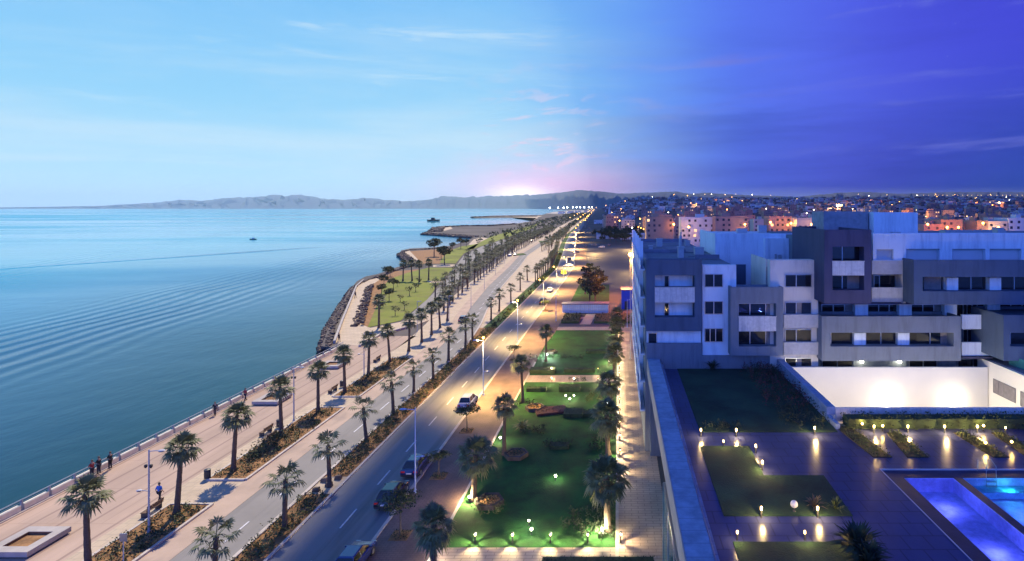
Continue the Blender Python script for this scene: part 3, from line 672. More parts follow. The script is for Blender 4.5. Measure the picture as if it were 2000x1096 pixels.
# I: long dark box on the right
block(rect((1785, 514, 2120, 595), 58.6), 58.6, 1.5, 62.4, [rect((1802, 541, 2100, 569), 58.6)], 'plaster_grey', 'long dark grey box with a ribbon loggia')
for a, b, k in ((1800, 1842, 1), (1866, 1925, 0), (1950, 2010, 0)):
    window((a, 539, b, 571), 60.06, (.5,) if not k else (), curtain=(.1, .9) if k else None)
for a, b in ((1843, 1865), (1926, 1948), (2012, 2030)): part(MB().box(PX(a, 60), PX(b, 60), 59.4, 60.08, PZ(571, 60), PZ(541, 60)), 'column', 'plaster_white')
# row three: dark glazing between white piers
for a, b in ((1604, 1668), (1694, 1754), (1779, 1842), (1867, 1925), (1950, 2015)): window((a, 594, b, 624), 62.44, (.36, .70), curtain=(.72, .98) if a in (1604, 1779) else None)
for a, b in ((1668, 1693), (1754, 1778), (1842, 1866), (1925, 1950)): part(MB().box(PX(a, 62), PX(b, 62), 61.7, 62.48, PZ(626, 62), PZ(592, 62)), 'column', 'plaster_white')
part(MB().box(PX(1600, 62), PX(2100, 62), 61.2, 62.48, PZ(592, 62), PZ(588, 62)), 'floor_slab', 'plaster_indigo')
# J: long warm grey frame
block(rect((1605, 624, 1877, 705), 59.5), 59.5, 1.3, 62.4, [rect((1622, 650, 1863, 677), 59.5)], 'plaster_midgrey', 'long warm grey frame box above the lit wall')
for a, b, c in ((1622, 1668, None), (1690, 1752, None), (1775, 1860, (.72, .98))): window((a, 648, b, 679), 60.76, (.48,) if a > 1630 else (), curtain=c)
for a, b in ((1667, 1689), (1752, 1774)): part(MB().box(PX(a, 60.4), PX(b, 60.4), 60.2, 60.78, PZ(679, 60.4), PZ(650, 60.4)), 'column', 'plaster_white')
# K
for a, b in ((616, 643), (670, 695)): panel((1879, a, 1932, b), 60.5, .25, 'plaster_white')
window((1880, 643, 1925, 669), 62.44, (.2,)); window((1880, 594, 1925, 616), 62.40, (.4,))
part(MB().box(PX(1878, 60.5), PX(1936, 60.5), 60.2, 62.4, PZ(699, 60.5), PZ(696, 60.5)), 'floor_slab', 'plaster_indigo')
# L
block(rect((1960, 622, 2100, 705), 57), 57, 1.2, 62.3, [rect((1973, 650, 2090, 677), 57)], 'plaster_grey', 'dark box at the right edge'); window((1972, 648, 2040, 679), 58.15, (.5,))
# ground floor behind the courtyard wall
for a, b in ((1560, 1590), (1605, 1665), (1775, 1830), (1870, 1930)):
    window((a, 701, b, 719), 62.44, (.5,))
mb = MB(); x0, x1, z0, z1 = rect((1668, 703, 1772, 720), 62); mb.box(x0, x1, 62.2, 62.46, 9.4, z1); part(mb, 'porch_wall', 'plaster_midgrey')
for px in (1683, 1757):
    c = P(px, 706, 61.9); mb = MB().lathe([(.05, -.18), (.17, -.12), (.19, 0), (.17, .12), (.05, .17)], c, 10); w = part(mb, 'wall_lamp', 'lamp_white', lab='glowing round porch lamp'); light('POINT', (c.x, c.y - .35, c.z), 22, (1, .95, .7), None, .15)

# ================================================================ terrace building (podium)
pod = thing('terrace_building', (20, 40, 0), 'raised podium with stone parapet carrying the pool terrace', 'building')
TZ = 9.5
mb = MB()
mb.box(5.0, 17.2, 8, 61, 0, 9.2)                           # body under the terrace, left
mb.box(17.2, 60, 8, 44.2, 0, 7.6); mb.box(17.2, 60, 44.2, 46.4, 0, 9.2)
part(mb, 'wall', 'plaster_midgrey', pod)
mb = MB(); mb.box(4.9, 17.5, 8, 61, 9.2, TZ); mb.box(17.5, 18.6, 37.7, 44.2, 9.2, TZ); mb.box(18.6, 60, 37.7, 46.3, 9.2, TZ); mb.box(34, 60, 8, 37.7, 9.2, TZ)
part(mb, 'deck', 'deck_tile', pod)
mb = MB(); mb.box(17.56, 18.57, 8, 37.64, 9.2, TZ - .08); mb.box(18.57, 34, 36.63, 37.64, 9.2, TZ - .08); mb.box(21.83, 22.37, 8, 36.63, 9.0, TZ - .09)
part(mb, 'pool_coping', 'coping', pod)
mb = MB(); mb.box(17.5, 17.56, 8, 37.7, 9.2, TZ + .01); mb.box(17.56, 60, 37.64, 37.7, 9.2, TZ + .01); part(mb, 'step_edge', 'deck_edge', pod)
mb = MB(); mb.box(3.2, 4.5, 8, 60.9, 9.35, 10.6); mb.box(4.52, 4.88, 8, 60.9, 9.35, 10.05)
pr = part(mb, 'parapet', 'parapet_stone', pod)
mb = MB(); mb.box(3.12, 3.19, 8, 60.9, 9.0, 10.62); mb.box(3.2, 5.0, 8, 60.9, 9.05, 9.33); part(mb, 'parapet_face', 'parapet_side', pod)
mb = MB(); mb.tube([(4.6, 8, 10.45), (4.6, 60, 10.45)], .025, 6)
for k in range(26): mb.tube([(4.6, 9 + k * 2, 10.05), (4.6, 9 + k * 2, 10.45)], .02, 5)
part(mb, 'railing', 'steel', pod)
mb = MB(); mb.box(3.3, 4.95, 12, 41, 6.9, 7.0); mb.box(3.25, 3.33, 40.9, 41, 0, 6.95)
for k in range(7): mb.box(3.25, 3.35, 13 + k * 4, 13.12 + k * 4, 0, 6.9)
part(mb, 'glass_porch_frame', 'steel', pod); part(MB().box(3.30, 3.33, 12.2, 40.85, .1, 6.85), 'glass_porch', 'glass_teal', pod)
# court below the terrace with the floodlit white wall
part(MB().box(17.9, 39.4, 60, 60.3, 3.5, 9.95).box(17.55, 17.88, 46.5, 60.3, 3.5, 9.9).box(17.9, 60, 60.3, 61.0, 9.2, 9.5), 'court_wall', 'court_plaster', pod, 'floodlit cream court wall')
part(MB().box(17.2, 17.9, 46.4, 61, 9.92, 10.55).box(17.2, 17.52, 44.4, 61, 3.5, 9.92), 'court_parapet', 'parapet_stone', pod)
part(MB().box(17.9, 60, 46.4, 60, 3.2, 4.4), 'court_floor', 'path_paver', pod)
mb = MB(); mb.box(17.9, 60, 46.3, 46.5, 9.4, 10.50)
for k in range(60): mb.box(17.9 + k * .7, 18.1 + k * .7, 46.22, 46.3, 9.5, 10.45)
part(mb, 'court_railing', 'stone_panel', pod)
for px in (1735, 1865):
    c = P(px, 786, 59.6); mb = MB().box(c.x - .25, c.x + .25, 59.72, 59.95, c.z - .14, c.z + .14); part(mb, 'flood_lamp', 'lamp_white', pod, 'glaring floodlight on the court wall')
    light('POINT', (c.x, 59.0, c.z), 200, (1, .90, .72), None, .1); light('POINT', (c.x - 1, 53.0, 7.5), 820, (1, .87, .66), None, .3)  # second point hangs mid-court without a fitting, added to brighten the wall
light('POINT', (21.5, 53, 7.5), 820, (1, .87, .66), None, .3); light('POINT', (36.8, 51.5, 7.0), 260, (1, .9, .72), None, .2)  # more added fill points, no lamp there, for an evenly bright wall
# right wing of the terrace building
wing = thing('side_wing', (45, 52, 4), 'cream side building with strip windows and glass roof rail right of the court', 'building')
mb = MB(); mb.box(39.5, 60, 47, 61.9, 4.4, 10.6); part(mb, 'wall', 'court_plaster', wing)
part(MB().box(39.9, 60, 47, 61.9, 10.62, 10.68), 'roof', 'roof_felt', wing)
mb = MB()
mb.box(40.6, 40.64, 47, 58.5, 10.7, 11.7); part(mb, 'glass_rail', 'glass_teal', wing)
for (a, b) in ((55.9, 59.2), (51.6, 55.2)):
    mb = MB(); f = .07
    mb.box(39.42, 39.49, a, b, 7.55, 7.55 + f); mb.box(39.42, 39.49, a, b, 9.0 - f, 9.0)
    for y in (a, a + (b - a) * .5, a + (b - a) * .75, b - f): mb.box(39.42, 39.49, y, y + f, 7.55 + f, 9 - f)
    w = part(mb, 'window', 'window_frame', wing); g = MB().box(39.45, 39.48, a + .05, b - .05, 7.6, 8.95).build('pane', 'curtain'); g.parent = w
c = Vector((41.2, 56, 10.72)); light('POINT', (41.2, 55.5, 11.5), 25, (1, .95, .75), None, .1)
part(MB().ball((41.2, 55.6, 11.5), .12, 8, 5), 'roof_lamp', 'lamp_white', wing)

# pool
pool = thing('swimming_pool', (26, 30, TZ), 'illuminated blue pool split by a dark stone divider', 'pool')
mb = MB()
for (x0, x1) in ((18.6, 21.8), (22.4, 34)):
    mb.quad((x0, 8, 8.5), (x1, 8, 8.5), (x1, 36.6, 8.5), (x0, 36.6, 8.5)); mb.quad((x0, 36.6, 8), (x1, 36.6, 8), (x1, 36.6, 9.4), (x0, 36.6, 9.4)); mb.quad((x0, 8, 8), (x0, 36.6, 8), (x0, 36.6, 9.4), (x0, 8, 9.4)); mb.quad((x1, 36.6, 8), (x1, 8, 8), (x1, 8, 9.4), (x1, 36.6, 9.4))
part(mb, 'basin', 'pool_tile', pool); part(MB().box(22.42, 33.98, 35.7, 36.58, 8.51, 8.9), 'pool_step', 'pool_tile_cyan', pool)
part(MB().quad((18.6, 8, 9.36), (21.8, 8, 9.36), (21.8, 36.6, 9.36), (18.6, 36.6, 9.36)).quad((22.4, 8, 9.36), (34, 8, 9.36), (34, 36.6, 9.36), (22.4, 36.6, 9.36)), 'pool_surface', 'pool_water', pool)
for x, y, e_, c_ in ((20.2, 34.5, 38, (.16, .16, 1)), (20.2, 30, 42, (.16, .16, 1)), (20.2, 26, 42, (.16, .16, 1)), (20.2, 22, 42, (.16, .16, 1)), (24.5, 25.5, 60, (.13, .2, 1)), (24.5, 33.6, 34, (.12, .22, 1)), (28.5, 33.6, 34, (.12, .22, 1)), (32, 33.6, 45, (.1, .25, 1)), (24.5, 29.5, 70, (.13, .20, 1)), (28.5, 29, 70, (.13, .20, 1)), (25, 35.9, 9, (.1, .9, 1)), (28, 35.9, 9, (.1, .9, 1)), (31, 35.9, 9, (.1, .9, 1))):
    light('POINT', (x, y, 9.15), e_ * 2.6, c_, None, .02)
for k in range(5): part(MB().box(24 + k * 2.2, 24.3 + k * 2.2, 35.64, 35.69, 8.6, 8.75), 'pool_lamp', 'pool_tile_cyan', pool)
mb = MB(); c = G(1920, 921, TZ)
for s in (-.32, .32): mb.tube([(c.x + s, 37.4, TZ), (c.x + s, 37.35, TZ + .8), (c.x + s, 37.0, TZ + .95), (c.x + s, 36.5, TZ + .7), (c.x + s, 36.45, 8.4)], .03, 6)
for z in (8.6, 8.9, 9.2): mb.box(c.x - .32, c.x + .32, 36.40, 36.5, z, z + .04)
tag(mb.build('pool_ladder', 'steel'), 'steel handrail ladder at the far edge of the bright pool', 'ladder')

# terrace lawns and planted strips
def tpoly(pts): return [tuple(G(px, py, TZ)[:2]) for px, py in pts]
mb = MB()
TL = [[(6.4, 43.8), (17.1, 43.8), (17.1, 60.9), (6.4, 60.9)], [(6.0, 31.9), (13.3, 31.9), (13.4, 36.7), (9.5, 36.7), (9.6, 41.2), (6.0, 41.2)], [(6.0, 20), (12.9, 20), (12.9, 29.4), (6.0, 29.4)]]
for p in TL: mb.prism(p, TZ - .1, TZ + .05)
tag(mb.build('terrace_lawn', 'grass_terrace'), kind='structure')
mb = MB(); SP = [[(1632, 834), (1660, 834), (1742, 894), (1706, 894)], [(1732, 846), (1756, 846), (1814, 894), (1772, 894)], [(1862, 846), (1888, 846), (1972, 894), (1940, 894)], [(1936, 846), (1960, 846), (2040, 894), (2006, 894)]]
for p in SP: mb.prism(tpoly(p), TZ - .1, TZ + .06)
tag(mb.build('planting_strip', 'strip_soil'), kind='structure')
def tufts(mb, x0, x1, y0, y1, n, h, size, mi=None, z=0):
    for _ in range(n):
        x, y = R.uniform(x0, x1), R.uniform(y0, y1); r = R.uniform(.15, .4)
        for _ in range(14): mb.leaf((x + R.gauss(0, r * .5), y + R.gauss(0, r * .5), z + R.uniform(.03, h)), size, mi, 1)
# low ground cover around lawn edges of the terrace, dark shrubs beside the court parapet
mb = MB(); tufts(mb, 13.4, 17.0, 44.2, 60.5, 230, .8, .16, 0, TZ); tufts(mb, 13, 17.0, 48.2, 60.5, 90, 1.1, .18, 1, TZ); tufts(mb, 6.8, 9.6, 44.2, 45.3, 26, .5, .14, 0, TZ)
for p in SP:
    q = tpoly(p)
    for _ in range(80):
        u, v = R.random(), R.random(); a = Vector(q[0]).lerp(Vector(q[3]), u); b_ = Vector(q[1]).lerp(Vector(q[2]), u); c = a.lerp(b_, v)
        for _ in range(9): mb.leaf((c.x + R.gauss(0, .12), c.y + R.gauss(0, .12), TZ + R.uniform(.05, .28)), .13, 2, 1)
tag(mb.build('ground_cover', ['leaf_dark', 'leaf_red', 'leaf_green']), 'dark low shrubs and ground cover in the terrace beds', 'plants', kind='stuff')
# clipped hedge in front of the court
mb = MB(); mb.box(18.2, 52, 44.5, 45.6, TZ, TZ + .75, 0)
for _ in range(5200): mb.leaf((R.uniform(18, 52), R.uniform(44.25, 45.85), TZ + R.uniform(.05, .98)), .17, 0)
tag(mb.build('hedge', ['hedge_leaf']), 'long dark clipped hedge along the edge of the bright court', 'hedge')
# ================================================================ vegetation builders
def fan_leaf(mb, o, d, pet, rad, nb, droop, mi=0, wide=115):
    o = Vector(o); d = Vector(d).normalized(); end = o + d * pet + Vector((0, 0, -droop * pet * .25))
    s = d.cross(Vector((0, 0, 1))); s = Vector((1, 0, 0)) if s.length < .05 else s.normalized(); n = s.cross(d).normalized()
    w = .02 + rad * .012
    mb.quad(o - s * w, o + s * w, end + s * w, end - s * w, mi)
    for k in range(nb):
        a = radians(-wide + 2 * wide * k / (nb - 1) + R.uniform(-4, 4)); bd = d * cos(a) + s * sin(a)
        l = rad * (1 - .18 * abs(k / (nb - 1) - .5) * 2) * R.uniform(.85, 1.08)
        perp = (d * -sin(a) + s * cos(a)) * (l * .105)
        mid = end + bd * l * .55 + n * l * .05; tip = end + bd * l + Vector((0, 0, -droop * l * .55))
        mb.add([end, mid - perp, tip, mid + perp, mid + n * l * .03], [(0, 1, 4), (1, 2, 4), (2, 3, 4), (3, 0, 4)], mi)
def palm_crown(mb, z, n, pet, rad, nb, low=-35, seed=0, skirt=0):
    rs = random.Random(seed)
    for k in range(n):
        f = (k + .5) / n; el = radians(80 - (80 - low) * f ** .85 + rs.uniform(-8, 8)); a = k * 2.39996 + rs.uniform(-.25, .25)
        d = Vector((cos(a) * cos(el), sin(a) * cos(el), sin(el)))
        fan_leaf(mb, (0, 0, z), d, pet * rs.uniform(.8, 1.15), rad * rs.uniform(.85, 1.12), nb, .25 + .55 * f, 0)
    for k in range(skirt):
        a = rs.uniform(0, 2 * pi); el = radians(rs.uniform(-80, -45)); d = Vector((cos(a) * cos(el), sin(a) * cos(el), sin(el)))
        fan_leaf(mb, (0, 0, z - .1), d, pet * .6, rad * .75, max(5, nb // 2), .3, 1)
def make_palm(name, h, n, pet, rad, nb, low, seed, skirt, r0=.24, r1=.15, lean=.1):
    root = thing(name, (0, 0, 0), 'palm', 'palm tree')
    mb = MB(); pts = []; rr = []; m_ = 14
    for k in range(m_ + 1):
        f = k / m_; pts.append((lean * sin(f * 1.5) * (f - 1), 0, f * h)); rr.append((r0 + (r1 - r0) * f) * (1.45 if k == 0 else 1.12 if k == 1 else 1) * (1.05 if k % 2 else .96) * (1 if f < .93 else 1.25))
    mb.tube(pts, rr, 9); t = mb.build('trunk', 'palm_trunk', root)
    mb = MB(); palm_crown(mb, h, n, pet, rad, nb, low, seed, skirt); mb.build('crown', ['palm_leaf', 'palm_dead'], root)
    return reg(root)
protoA = [make_palm('fan_palm', 5.7, 30, .86, .86, 12, -45, s, 12) for s in (1, 2, 3)]
protoB = [make_palm('fan_palm', 3.7, 17, .95, .72, 11, -38, s, 4, .20, .15) for s in (4, 5, 6)]
protoC = [make_palm('fan_palm', 4.3, 38, 1.2, 1.05, 12, -58, s, 16, .28, .22) for s in (7, 8)]
def far_palm(h, seed, n=18, rad=1.0, nb=7):
    mb = MB(); mb.tube([(0, 0, 0), (0, 0, h * .5), (0, 0, h)], [.26, .2, .18], 6, 2); palm_crown(mb, h, n, .9, rad, nb, -40, seed, 4)
    o = mb.build('fan_palm', ['palm_leaf', 'palm_dead', 'palm_trunk']); tag(o, 'palm', 'palm tree'); CH[o] = []; return o
protoF = [far_palm(R.uniform(4.2, 5.0), 20 + k) for k in range(4)]
def make_tree(name, h, cw, nl, leafm=('leaf_green', 'leaf_dark'), size=.35, seed=1, crown_z=.6, flat=.7, single=False, trunk_r=.14):
    rs = random.Random(seed)
    if single: root = None
    else: root = thing(name, (0, 0, 0), 'tree', 'tree')
    tb = MB(); zc = h * crown_z
    tb.tube([(0, 0, 0), (rs.uniform(-.1, .1), 0, zc * .5), (rs.uniform(-.15, .15), .05, zc)], [trunk_r * 1.3, trunk_r, trunk_r * .7], 7, 2)
    ends = []
    for k in range(6):
        a = k * 1.05 + rs.uniform(-.3, .3); e = Vector((cos(a) * cw * .55, sin(a) * cw * .55, zc + (h - zc) * rs.uniform(.15, .75))); ends.append(e)
        tb.tube([(0, 0, zc * .85), tuple(e * .5 + Vector((0, 0, zc * .48))), tuple(e)], [trunk_r * .55, trunk_r * .35, trunk_r * .15], 5, 2)
    ends.append(Vector((0, 0, h * .86)))
    cb = tb if single else MB()
    for c in ends:
        rr_ = cw * rs.uniform(.34, .5)
        for _ in range(nl // len(ends)):
            d = Vector((R.gauss(0, 1), R.gauss(0, 1), R.gauss(0, 1))).normalized() * (rr_ * R.random() ** .4); d.z *= flat
            cb.leaf(c + d, size, 0 if R.random() < .65 else 1, 1)
    ms = [leafm[0], leafm[1], 'bark']
    if single: o = tb.build(name, ms); tag(o, 'tree', 'tree'); CH[o] = []; return o
    tb.build('trunk', ms, root); cb.build('crown', ms, root); return reg(root)

ORD = ['first', 'second', 'third', 'fourth', 'fifth', 'sixth', 'seventh', 'eighth', 'ninth', 'tenth', 'eleventh', 'twelfth', 'thirteenth', 'fourteenth', 'fifteenth', 'sixteenth', 'seventeenth', 'eighteenth', 'nineteenth', 'twentieth', 'twenty-first', 'twenty-second', 'twenty-third', 'twenty-fourth', 'twenty-fifth', 'twenty-sixth', 'twenty-seventh', 'twenty-eighth', 'twenty-ninth', 'thirtieth']
USED = set()
def place(protos, loc, label, group, scale=1, rz=None, k=None):
    p = protos[R.randrange(len(protos)) if k is None else k]
    rz = R.uniform(0, 6.28) if rz is None else rz
    tx, ty = (R.gauss(0, .035), R.gauss(0, .035)) if 'alm' in label else (0, 0)
    if p not in USED:
        p.rotation_euler.x = tx; p.rotation_euler.y = ty
        USED.add(p); p.location = loc; p.rotation_euler.z = rz; p.scale = (scale,) * 3; p['label'] = label
        if group: p['group'] = group
        return p
    d_ = dup(p, loc, rz, label, group, scale); d_.rotation_euler.x = tx; d_.rotation_euler.y = ty; return d_

# row along the promenade beds
rowA = [(-39.3, 41.8, 1.0), (-38.8, 49.5, 1.02), (-39.2, 57.4, 1.02), (-39.4, 66, 1.03), (-39.4, 74, .98), (-39.7, 81.8, 1.0), (-39.9, 90, 1.03), (-39.7, 98.0, .98), (-39.2, 105.5, 1.03), (-39.2, 112.5, 1.0), (-39.4, 119, 1.02), (-39.8, 126, 1.0), (-40.6, 134, 1.02)]
for i, (x, y, s) in enumerate(rowA):
    place(protoA, (x, y, .05), f'tall sunlit fan palm, {ORD[i]} from the camera in the row beside the promenade', 'palms in the promenade beds', s, k=i % 3)
# median row
rowB = [(-28.3, 39.3)] + [tuple(G(*p)[:2]) for p in ((557, 1032), (644, 952), (716, 862), (768, 808), (808, 767), (846, 741), (876, 706), (909, 679), (923, 662), (959, 625), (975, 608), (998, 590), (1016, 567), (1030, 548))]
for i, (x, y) in enumerate(rowB):
    place(protoB, (x, y, .05), f'smaller fan palm with a sparse crown, {ORD[i]} from the camera on the median', 'palms on the road median', R.uniform(.96, 1.12) * (1.12 if i > 6 else 1), k=i % 3)
# garden palms
gp = [(925, 978, 'leaning out over the brick pavement beside a lit stone ring', 1.0), (985, 888, 'slender and dark, left edge of the garden below the orange pavement', 0), (1021, 786, 'white-lit below, at the left edge of the garden near the lit crossing path', 0), (1066, 706, 'at the far left corner of the garden', 0), (1188, 1036, 'large and bushy, at the near right corner of the garden', 1.05), (1188, 888, 'bushy, beside the lit garden path, next after the near corner palm', 1.0), (1194, 806, 'dark and bushy, halfway up beside the lit garden path', .95), (1199, 735, 'dark, at the end of the lit crossing path', .9), (1202, 697, 'yellow-green, third from the far end beside the garden path', .9), (1204, 668, 'yellow-green, second from the far end beside the garden path', .9), (1205, 645, 'small, at the far end of the garden path', .85)]
for i, (px, py, lb, s) in enumerate(gp):
    pr_ = protoC if s else protoA
    place(pr_, tuple(G(px, py, .05)), f'garden palm {lb}', 'palms around the garden', s or .95, k=i % 2)
place(protoC, tuple(G(848, 1118, .05)), 'garden palm at the bottom edge with a light inside its fronds', 'palms around the garden', .82, k=1)
# far promenade double row and median row
n = 0
y = 147.0
while y < 640:
    x0 = dL(y)
    for off, lb in ((-40.6, 'inner'), (-45.6, 'outer')):
        if off == -45.6 and y < 160: continue
        near = y < 215
        place(protoF, (x0 + off + R.uniform(-.5, .5), y + R.uniform(-1, 1), 0.05), f'distant fan palm in the {lb} line of the double row, ' + ('beside the headland lawn' if y < 215 else 'beside the shore path' if y < 330 else 'near the far roundabout' if y < 440 else 'beyond the far roundabout'), 'distant palms along the shore', R.uniform(.95, 1.2))
        n += 1
    y += 7.5 if y < 400 else 9
y = 205.0
while y < 600:
    u = R.uniform(.2, .8); a, b_ = dL(y) - 29.5, dR(y) - 26.8
    place(protoF, (b_ - 3.2 if y < 330 else a + (b_ - a) * u, y, .05), 'distant fan palm on the widening median, ' + ('level with the headland tip' if y < 280 else 'level with the dark park' if y < 380 else 'near the far junction' if y < 480 else 'beyond the far junction'), 'distant palms on the median', R.uniform(.9, 1.15)); y += 5.6
for k in range(40):
    y = 240 + k * 8.3; place(protoF, (dL(y) + R.uniform(-56, -48), y, .05), 'small distant palm scattered on the slope beside the shore path', 'distant palms on the shore slope', R.uniform(.85, 1.2))

# headland trees
hl = [(740, 641, 1.9, 'A'), (760, 588, .62, 'T'), (768, 568, .7, 'T'), (750, 560, .7, 'T'), (757, 545, .8, 'T'), (787, 549, 1.0, 'A'), (805, 549, 1.0, 'A'), (819, 551, 1.05, 'A'), (837, 547, 1.0, 'A'), (848, 501, 1.7, 'T'), (868, 517, 1.5, 'T'), (884, 490, .9, 'T'), (900, 486, 1.2, 'T'), (911, 482, .9, 'T'), (742, 600, .6, 'T'), (745, 578, .62, 'T'), (762, 540, .7, 'T'), (862, 506, 1.1, 'T')]
protoT = [make_tree('headland_tree', 6.2, 2.6, 700, ('leaf_olive', 'leaf_dark'), .55, s, .55) for s in (1, 2)]
for i, (px, py, s, kd) in enumerate(hl):
    g = G(px, py, .05)
    if kd == 'A': place(protoA, g, f'palm standing on the headland lawn, {ORD[i]} headland tree from the near end', 'trees on the headland', 1.15 if i else 1.1)
    else: place(protoT, g, f'bushy dark tree on the headland, {ORD[i]} headland tree from the near end', 'trees on the headland', s)
sb = [(772, 617), (790, 605), (782, 590), (800, 578), (776, 560), (812, 570), (797, 624), (818, 556)]
protoS = [make_tree('young_tree', 2.4, 1.2, 120, ('leaf_olive', 'leaf_dark'), .3, 5, .5, single=True, trunk_r=.07)]
for px, py in sb: place(protoS, G(px, py, .05), 'thin young tree on the bright headland lawn', 'young trees on the headland lawn', R.uniform(.8, 1.3))

# street trees on the brick pavement
t1 = make_tree('street_tree', 3.4, 1.9, 900, ('leaf_green', 'leaf_dark'), .22, 11, .72, .45, trunk_r=.07)
st = [(782, 1046, 1.0, 'small round-headed street tree in a square pit beside the parked dark car'), (912, 842, .9, 'small leaning street tree in a pit beside the moving white-roofed car'), (1004, 703, .75, 'thin young street tree on the orange lit pavement'), (1065, 607, .8, 'street tree beside the dark car at the bend'), (857, 930, .7, 'pale low street tree between lamp post and garden palm')]
for i, (px, py, s, lb) in enumerate(st):
    g = G(px, py, .1); place([t1], g, lb, None, s)
    mb = MB(); mb.box(g.x - .75, g.x + .75, g.y - .75, g.y + .75, .10, .125, 0)
    for _ in range(120): mb.leaf((g.x + R.uniform(-.7, .7), g.y + R.uniform(-.7, .7), .13 + R.uniform(0, .22)), .14, 1, 1)
    tag(mb.build('tree_pit', ['bed_soil', 'leaf_dark']), ['planted square pit at the foot of the round-headed street tree', 'planted pit at the foot of the leaning street tree', 'planted pit at the foot of the thin young street tree', 'planted pit at the foot of the tree near the bend', 'planted pit of the pale low tree by the lamp post'][i], 'tree pit')
# dark park trees beyond the garden and the wood strip behind the lots
pt = [make_tree('park_tree', 6.5, 2.8, 420, ('leaf_dark', 'leaf_green'), .7, s, .4, .8, single=True, trunk_r=.2) for s in (21, 22, 23)]
for i, (px, py) in enumerate([(1152, 590), (1160, 575), (1150, 560), (1168, 552), (1155, 540), (1163, 592), (1143, 575), (1172, 570)]):
    place(pt, G(px, py, .05), f'dark bushy tree in the unlit park beyond the garden, {ORD[i]} from the left path side', 'trees in the dark park', R.uniform(.8, 1.15))
for k in range(46):
    x = PX(1158 + R.random() * 100, 470); y = R.uniform(430, 560); place(pt, (x * y / 470, y, .05), 'dark tree in the wood strip behind the car parks', 'trees of the wood strip', R.uniform(.9, 1.5))
place(pt, G(1206, 655, .05), 'round dark tree at the far end of the garden path', None, .7)

# planter beds: soil, flowers, low shrubs (uncountable)
mb = MB(); hb = MB()
for (a, b_) in ((20, 51), (55.6, 75.6), (80, 100.5)):
    mb.box(-40.45, -36.85, a + .1, b_ - .1, .0, .12)
struct(mb, 'planter_soil', 'bed_soil')
mb = MB()
def cover(x0, x1, y0, y1, dens, hgt, sz, fx=None):
    nn = int((x1 - x0) * (y1 - y0) * dens)
    for _ in range(nn):
        y = R.uniform(y0, y1); x = R.uniform(x0, x1) + (fx(y) if fx else 0); r = R.uniform(.15, .42); kk = R.choice((0, 0, 1, 1, 2)); hh = hgt * R.uniform(.4, 1.3)
        for _ in range(13): mb.leaf((x + R.gauss(0, r * .55), y + R.gauss(0, r * .55), .1 + R.uniform(0, hh)), sz, kk, 1)
for (a, b_) in ((32, 51), (55.6, 75.6), (80, 100.5)): cover(-40.2, -37.0, a + .4, b_ - .4, 4.6, .5, .19)
cover(-40.2, -38.5, 60, 67, 5, 1.1, .22); cover(-38.6, -37.1, 45, 50, 4, .6, .2)
cover(-29.3, -27.1, 34, 52.5, 6, .5, .19); cover(-29.3, -27.1, 56.5, 79, 6, .55, .19); cover(-29.3, -27.1, 79, 126, 4.5, .55, .2)
cover(-29.0, -27.2, 126, 330, .9, .8, .36, dR)
tag(mb.build('ground_cover', ['leaf_green', 'leaf_olive', 'leaf_dark']), 'scrubby green and brown shrubs filling the promenade and median beds', 'plants', kind='stuff')
mb = MB(); mb.box(-29.3, -27.0, 52.9, 56.3, .05, .075); struct(mb, 'median_crossing', 'pale_paver')
mb = MB()
for (x, y) in ((-28.6, 53.4), (-27.9, 54.4), (-28.8, 55.3), (-27.7, 55.6)): mb.box(x - .35, x + .35, y - .2, y + .2, .08, .5)
for k, (x, y) in enumerate(((-28.6, 53.4), (-27.9, 54.4), (-28.8, 55.3), (-27.7, 55.8))):
    m1 = MB(); a = .35; m1.add([(x - a, y - .2, .08), (x + a, y - .25, .08), (x + a * .9, y + .2, .08), (x - a, y + .25, .08), (x - a * .8, y - .15, .42), (x + a * .7, y - .2, .5), (x + a * .7, y + .15, .46), (x - a * .85, y + .2, .4)], [(0, 3, 2, 1), (4, 5, 6, 7), (0, 1, 5, 4), (1, 2, 6, 5), (2, 3, 7, 6), (3, 0, 4, 7)])
    tag(m1.build('stone_block', 'rock'), 'rough stone block lying in the paved gap of the median', 'rock', 'stone blocks in the median gap')

# rock revetment of the headland
mb = MB()
def rocks(pts, w, n, r0, r1, z=-.9):
    seg = []
    for a, b_ in zip(pts, pts[1:]): seg.append(((b_ - a).length, a, b_))
    tot = sum(s[0] for s in seg)
    for _ in range(n):
        t_ = R.random() * tot
        for l, a, b_ in seg:
            if t_ <= l: break
            t_ -= l
        d = (b_ - a).normalized(); nr_ = Vector((-d.y, d.x, 0)); u = R.random()
        c = a.lerp(b_, t_ / max(l, .01)) + nr_ * (u * w + .3); r = R.uniform(r0, r1); c.z = z + (1 - u) * 1.0 + R.uniform(-.1, .2)
        vs = []
        for sx_ in (-1, 1):
            for sy_ in (-1, 1):
                for sz_ in (-1, 1): vs.append((c.x + sx_ * r * R.uniform(.45, 1), c.y + sy_ * r * R.uniform(.45, 1), c.z + sz_ * r * R.uniform(.35, .8)))
        mb.add(vs, [(0, 1, 3, 2), (4, 6, 7, 5), (0, 4, 5, 1), (2, 3, 7, 6), (0, 2, 6, 4), (1, 5, 7, 3)], R.randrange(2))
W3 = lambda l: [Vector(G(*p, 0)) for p in l]
rocks(W3([(650, 676), (655, 640), (680, 592), (700, 558), (722, 547), (738, 543)]), 2.3, 2000, .2, .45)
rocks(W3([(738, 543), (772, 530), (805, 520), (822, 516), (790, 494), (800, 489), (840, 487), (885, 483)]), 4, 1500, .35, .8)
rocks(W3([(713, 637), (722, 600), (732, 560)]), 2.5, 320, .2, .45, -.1)
